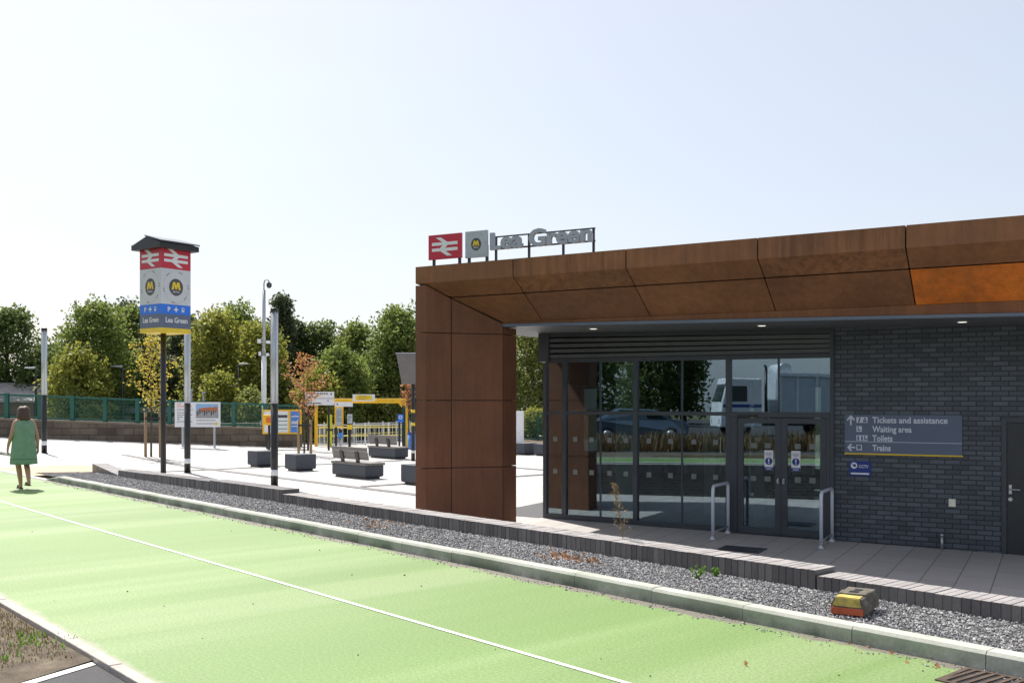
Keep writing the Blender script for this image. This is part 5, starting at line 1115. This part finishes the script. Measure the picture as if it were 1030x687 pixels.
bpy.context.view_layer.update(); me2 = bpy.data.meshes.new_from_object(bo.evaluated_get(bpy.context.evaluated_depsgraph_get())); me2.name = 'body'; me2.materials.append(M_SKIN)
bo.modifiers.clear(); bo.data = me2; bo.parent = woman
for pl in me2.polygons: pl.use_smooth = True
def oval(z, rx, ry, cy=0, fl=0, n=40, ph=0): return [(math.cos(2 * math.pi * i / n) * (rx + fl * math.sin(i * 2 * math.pi / n * 9 + ph)), cy + math.sin(2 * math.pi * i / n) * (ry + fl * math.sin(i * 2 * math.pi / n * 9 + ph)), z) for i in range(n)]
m = MB(); m.loft([oval(.50, .245, .215, .0, .017), oval(.55, .246, .212, 0, .014), oval(.62, .243, .202, 0, .010), oval(.75, .236, .192, -.005, .008, ph=.2), oval(.9, .226, .178, -.01, .005, ph=.5), oval(1.05, .213, .158, -.005, .004, ph=.6), oval(1.18, .210, .148, -.01, .003), oval(1.29, .208, .13, -.005), oval(1.35, .195, .108, 0), oval(1.395, .13, .088, .0), oval(1.43, .085, .078, .008)], True, False)
dr = m.build('dress', M_DRESS, woman); so_ = dr.modifiers.new('thickness', 'SOLIDIFY'); so_.thickness = .006
m = MB(); m.loft([oval(.600, .2475, .209, 0, .012), oval(.612, .2475, .209, 0, .012)], True); m.build('hem_seam', plain('dark green cloth', (.07, .18, .10), .8), woman)
m = MB(); m.lathe((0, .03, 0), [(.012, 1.668), (.07, 1.655), (.105, 1.61), (.118, 1.55), (.125, 1.48), (.128, 1.42), (.118, 1.385), (.06, 1.395)], 28)
m.v = [Vector((v.x * (1 + .05 * math.sin(v.z * 60)), v.y - .022 if v.y < .03 else (.03 + (v.y - .03) * (.55 if v.z < 1.57 else 1.)), v.z + .012 * math.sin(math.atan2(v.y, v.x) * 6))) for v in m.v]; m.build('hair', M_HAIR, woman)
for s_, an in ((-1, (-.035, .075, .0)), (1, (.03, -.20, .07))):
    m = MB(); m.loft([[(an[0] - w, an[1] + y, an[2] + z + dz_) for y, w, z in ((-.06, .028, 0), (.05, .034, 0), (.19, .028, 0))] + [(an[0] + w, an[1] + y, an[2] + z + dz_) for y, w, z in ((.19, .028, 0), (.05, .034, 0), (-.06, .028, 0))] for dz_ in (.002, .022)]); m.box(an[0] - .038, an[0] + .038, an[1] + .07, an[1] + .10, an[2] + .022, an[2] + .072); m.build('sandal', M_BLACK, woman)
for s_ in (-1, 1): 
    m = MB(); m.lathe((s_ * .028, .122, 1.545), [(.001, -.008), (.008, 0), (.001, .008)], 8); m.build('eye', M_BLACK, woman)
m = MB(); m.loft([[(-.012, .118, 1.49), (.012, .118, 1.49), (0, .142, 1.492)], [(-.006, .118, 1.54), (.006, .118, 1.54), (0, .122, 1.54)]]); m.build('nose', M_SKIN, woman)
m = MB(); m.box(-.022, .022, .112, .124, 1.46, 1.468); m.build('mouth', plain('lips', (.3, .1, .09), .5), woman)
# ================================================================== things behind the camera that the glass mirrors
def mir(px, Ld):
    r = (px - CX) / F; Y0 = (ST * OX + CT * OY) / (ST * r + CT); X0 = r * Y0; dn = r * ST + CT
    return Vector((X0 + (r - 2 * dn * ST) * (Ld - Y0), Y0 + (1 - 2 * dn * CT) * (Ld - Y0), 0))
V0 = mir(724, 48.5); rt = math.atan2(-.842, .539)
tr_ = thing('tipper_truck', 'white tipper truck with a blue stripe, parked on the road behind the viewer', 'truck', (V0.x, V0.y, -.12), rt)
M_TW = plain('white truck paint', (.70, .72, .74), .35, 0., .05, 2.); M_TB = plain('pale grey truck body', (.52, .56, .60), .45, 0., .12, 1.5)
M_TYRE = plain('tyre rubber', (.02, .02, .021), .85); M_DG = plain('dark vehicle glass', (.02, .03, .03), .1)
m = MB(); m.box(.1, 8.6, -.45, .45, .6, .95); m.build('chassis', M_BLACK, tr_)
m = MB(); m.loft([[(-.25, y, .55), (1.75, y, .55), (1.75, y, 2.85), (.15, y, 2.9), (-.15, y, 1.75)] for y in (-1.2, 1.2)]); cab = m.build('cab', M_TW, tr_, .06)
for y in (-1.212, 1.2): m = MB(); m.loft([[(.15, y + d, 1.75), (1.05, y + d, 1.75), (1.05, y + d, 2.5), (.3, y + d, 2.5)] for d in (0, .012)]); m.build('side_window', M_DG, cab)
m = MB(); m.loft([[(-.17, -1.05, 1.75), (-.17, 1.05, 1.75), (.06, 1.0, 2.6), (.06, -1.0, 2.6)], [(-.14, -1.05, 1.75), (-.14, 1.05, 1.75), (.09, 1.0, 2.6), (.09, -1.0, 2.6)]]); m.build('windscreen', M_DG, cab)
m = MB()
for y in (-1.215, 1.2): m.box(-.1, 1.74, y, y + .015, 1.48, 1.62)
m.build('blue_stripe', M_NAVY, cab)
m = MB(); m.tube((2.0, .95, .9), (2.0, .95, 3.25), .07); m.pipe([(2., .95, 3.25), (2., .95, 3.4), (1.92, .95, 3.5)], .06); m.build('exhaust_stack', M_BLACK, tr_)
m = MB(); m.loft([[(2.5, y, 1.0), (8.9, y, 1.0), (8.9, y, 2.95), (2.5, y, 3.15)] for y in (-1.22, 1.22)]); tb_ = m.build('tipper_body', M_TB, tr_)
m = MB()
for y in (-1.30, 1.222):
    for x in (2.55, 3.4, 4.3, 5.2, 6.1, 7.0, 7.9, 8.75): m.box(x, x + .1, y, y + .08, 1.02, 2.95)
    m.loft([[(2.5, y - .01, 2.98), (8.95, y - .01, 2.78), (8.95, y - .01, 2.93), (2.5, y - .01, 3.13)], [(2.5, y + .1, 2.98), (8.95, y + .1, 2.78), (8.95, y + .1, 2.93), (2.5, y + .1, 3.13)]])
m.build('body_ribs', M_TW, tb_)
m = MB(); m.lathe((0, 0, -1.1), [(.3, 0), (.3, 2.2)], 16); m.xf(T(2.9, 0, 3.3) @ Matrix.Rotation(R(90), 4, 'X')); m.build('sheet_roll', M_TW, tb_)
for x in (.75, 4.9, 6.3, 7.6):
    for y in (-1.18, .83):
        m = MB(); m.lathe((0, 0, 0), [(.3, 0), (.5, .02), (.52, .08), (.52, .27), (.5, .33), (.3, .35)], 22); m.xf(T(x, y + .35, .52) @ Matrix.Rotation(R(90), 4, 'X')); wh = m.build('wheel', M_TYRE, tr_)
        m = MB(); m.lathe((0, 0, 0), [(.05, -.01), (.28, -.005), (.28, .355), (.05, .36)], 18); m.xf(T(x, y + .35, .52) @ Matrix.Rotation(R(90), 4, 'X')); m.build('rim', M_GALV, wh)
for y in (-.95, .75): m = MB(); m.box(-.27, -.245, y, y + .25, .75, .95); m.build('headlight', M_WHITE, tr_)
def car(px, Ld, lab, col):
    v = mir(px, Ld); o = thing('parked_car', lab, 'car', (v.x, v.y, -.12), rt)
    m = MB(); prof = [(-2.1, .3), (2.15, .3), (2.2, .75), (1.95, .95), (1.45, 1.0), (.75, 1.42), (-.85, 1.46), (-1.75, .98), (-2.1, .85)]
    m.loft([[(x, y * (1 if z < 1 else .8), z) for x, z in prof] for y in (-.85, .85)]); bd = m.build('body', col, o, .06)
    for s_ in (-1, 1): m = MB(); m.loft([[(x, s_ * (.86 + d) * (1 if z < 1 else .83), z) for x, z in ((1.25, 1.0), (.68, 1.36), (-.8, 1.40), (-1.45, 1.0))] for d in (0, .01)]); m.build('side_window', M_DG, o)
    for x in (-1.35, 1.4):
        for y in (-.88, .66):
            m = MB(); m.lathe((0, 0, 0), [(.2, 0), (.32, .02), (.33, .11), (.32, .2), (.2, .22)], 20); m.xf(T(x, y + .22, .33) @ Matrix.Rotation(R(90), 4, 'X')); wh = m.build('wheel', M_TYRE, o)
            m = MB(); m.lathe((0, 0, 0), [(.04, -.008), (.2, -.004), (.2, .224), (.04, .228)], 14); m.xf(T(x, y + .22, .33) @ Matrix.Rotation(R(90), 4, 'X')); m.build('rim', M_GALV, wh)
    for y in (-.7, .45): m = MB(); m.box(2.17, 2.21, y, y + .25, .62, .76); m.build('headlight', M_WHITE, o)
    return o
car(640, 44, 'dark blue grey parked car behind the viewer', plain('blue grey car paint', (.11, .15, .20), .25, .3, .05, 2.))
for i, (px, Ld, h, w) in enumerate(((590, 66, 11, 50), (655, 72, 11.5, 38), (688, 74, 10, 36), (600, 90, 7, 120), (560, 60, 9, 50), (540, 74, 9, 90))):
    v = mir(px, Ld); lab = ['broad dark tree on the far side of the road behind the viewer', 'tall dark tree behind the parked car', 'tall dark tree left of the truck', 'distant wide dark tree beyond the road', 'dark tree at the left end of the road behind the viewer', 'distant dark tree at the left end of the road', 'low distant tree behind the truck cab'][i]
    o = thing('roadside_tree', lab, 'tree', (v.x, v.y, -.5), i * 1.3, 'trees across the road behind the viewer'); rad = w / 2 * Ld / F
    quads('crown', crown_points(rad, h - 1.5, 1.2, 170, 20, 1.2, PROF['egg']), .42, GREENS['dark'], o, .3); m = MB(); m.pipe([(0, 0, -.6), (.1, 0, 3), (0, 0, h * .8)], [.3, .2, .05], 8); m.build('trunk', M_BARK, o)
pts = []
for _ in range(2600):
    px = random.choice((560, 600, 615, 655, 670, 700, 716, 745, 790, 800, 825)) + random.gauss(0, 14); v = mir(px, random.uniform(33.2, 36.5)); pts.append((v.x, v.y, -.12))
tag(blades('tall_grass', pts, .62, leafmat('tall dry grass', [(.11, .09, .04), (.17, .13, .065), (.18, .10, .045), (.09, .10, .035)], .3), .03), 'band of tall brown dry grass along the car park behind the viewer', 'grass', kind='stuff')
# ================================================================== light, sky, camera
SUN_EL, SUN_AZ = 52., 32.         # degrees above the horizon; degrees left of the view axis
w = bpy.data.worlds.new('World'); S.world = w; w.use_nodes = True; nt = w.node_tree
sky = nt.nodes.new('ShaderNodeTexSky'); sky.sky_type = 'NISHITA'; sky.sun_disc = False; sky.sun_elevation = R(SUN_EL); sky.sun_rotation = R(-SUN_AZ)
sky.air_density = 1.0; sky.dust_density = 2.2; sky.ozone_density = 1.0; sky.altitude = 50
# thin even high haze over the clear sky, faintly streaked
tcw = nt.nodes.new('ShaderNodeTexCoord'); mpw = nt.nodes.new('ShaderNodeMapping'); mpw.inputs['Scale'].default_value = (1.2, 1.2, 4.5); nzw = nt.nodes.new('ShaderNodeTexNoise'); nzw.inputs['Scale'].default_value = 1.6; nzw.inputs['Detail'].default_value = 5
rpw = nt.nodes.new('ShaderNodeMapRange'); rpw.inputs[1].default_value = .3; rpw.inputs[2].default_value = .7; rpw.inputs[3].default_value = .50; rpw.inputs[4].default_value = .64
mxw = nt.nodes.new('ShaderNodeMix'); mxw.data_type = 'RGBA'; mxw.inputs[7].default_value = (4.55, 4.62, 4.95, 1)
nt.links.new(tcw.outputs['Generated'], mpw.inputs[0]); nt.links.new(mpw.outputs[0], nzw.inputs['Vector']); nt.links.new(nzw.outputs['Fac'], rpw.inputs[0]); nt.links.new(rpw.outputs[0], mxw.inputs[0])
nt.links.new(sky.outputs[0], mxw.inputs[6]); nt.links.new(mxw.outputs[2], nt.nodes['Background'].inputs[0]); nt.nodes['Background'].inputs[1].default_value = .093
sl = bpy.data.lights.new('sun', 'SUN'); sl.energy = 3.8; sl.angle = R(.53); sl.color = (1., .95, .88); so2 = bpy.data.objects.new('sun', sl); COL.objects.link(so2)
d = Vector((-math.sin(R(SUN_AZ)) * math.cos(R(SUN_EL)), math.cos(R(SUN_AZ)) * math.cos(R(SUN_EL)), math.sin(R(SUN_EL)))); so2.rotation_euler = d.to_track_quat('Z', 'Y').to_euler(); so2.location = d * 60
cd = bpy.data.cameras.new('camera'); cam = bpy.data.objects.new('camera', cd); COL.objects.link(cam); S.camera = cam
cam.location = (0, 0, HC); cam.rotation_euler = (R(90), 0, 0); cd.sensor_fit = 'HORIZONTAL'; cd.sensor_width = 36; cd.lens = 36 * F / 1030; cd.shift_y = (HY - 343.5) / 1030; cd.clip_start = .05; cd.clip_end = 2000
S.view_settings.view_transform = 'Standard'; S.view_settings.look = 'None'; S.view_settings.exposure = .95; S.view_settings.gamma = 1
S.cycles.max_bounces = 8; S.cycles.transparent_max_bounces = 12; S.cycles.use_denoising = True; S.cycles.caustics_reflective = False; S.cycles.caustics_refractive = False; S.cycles.sample_clamp_indirect = 8
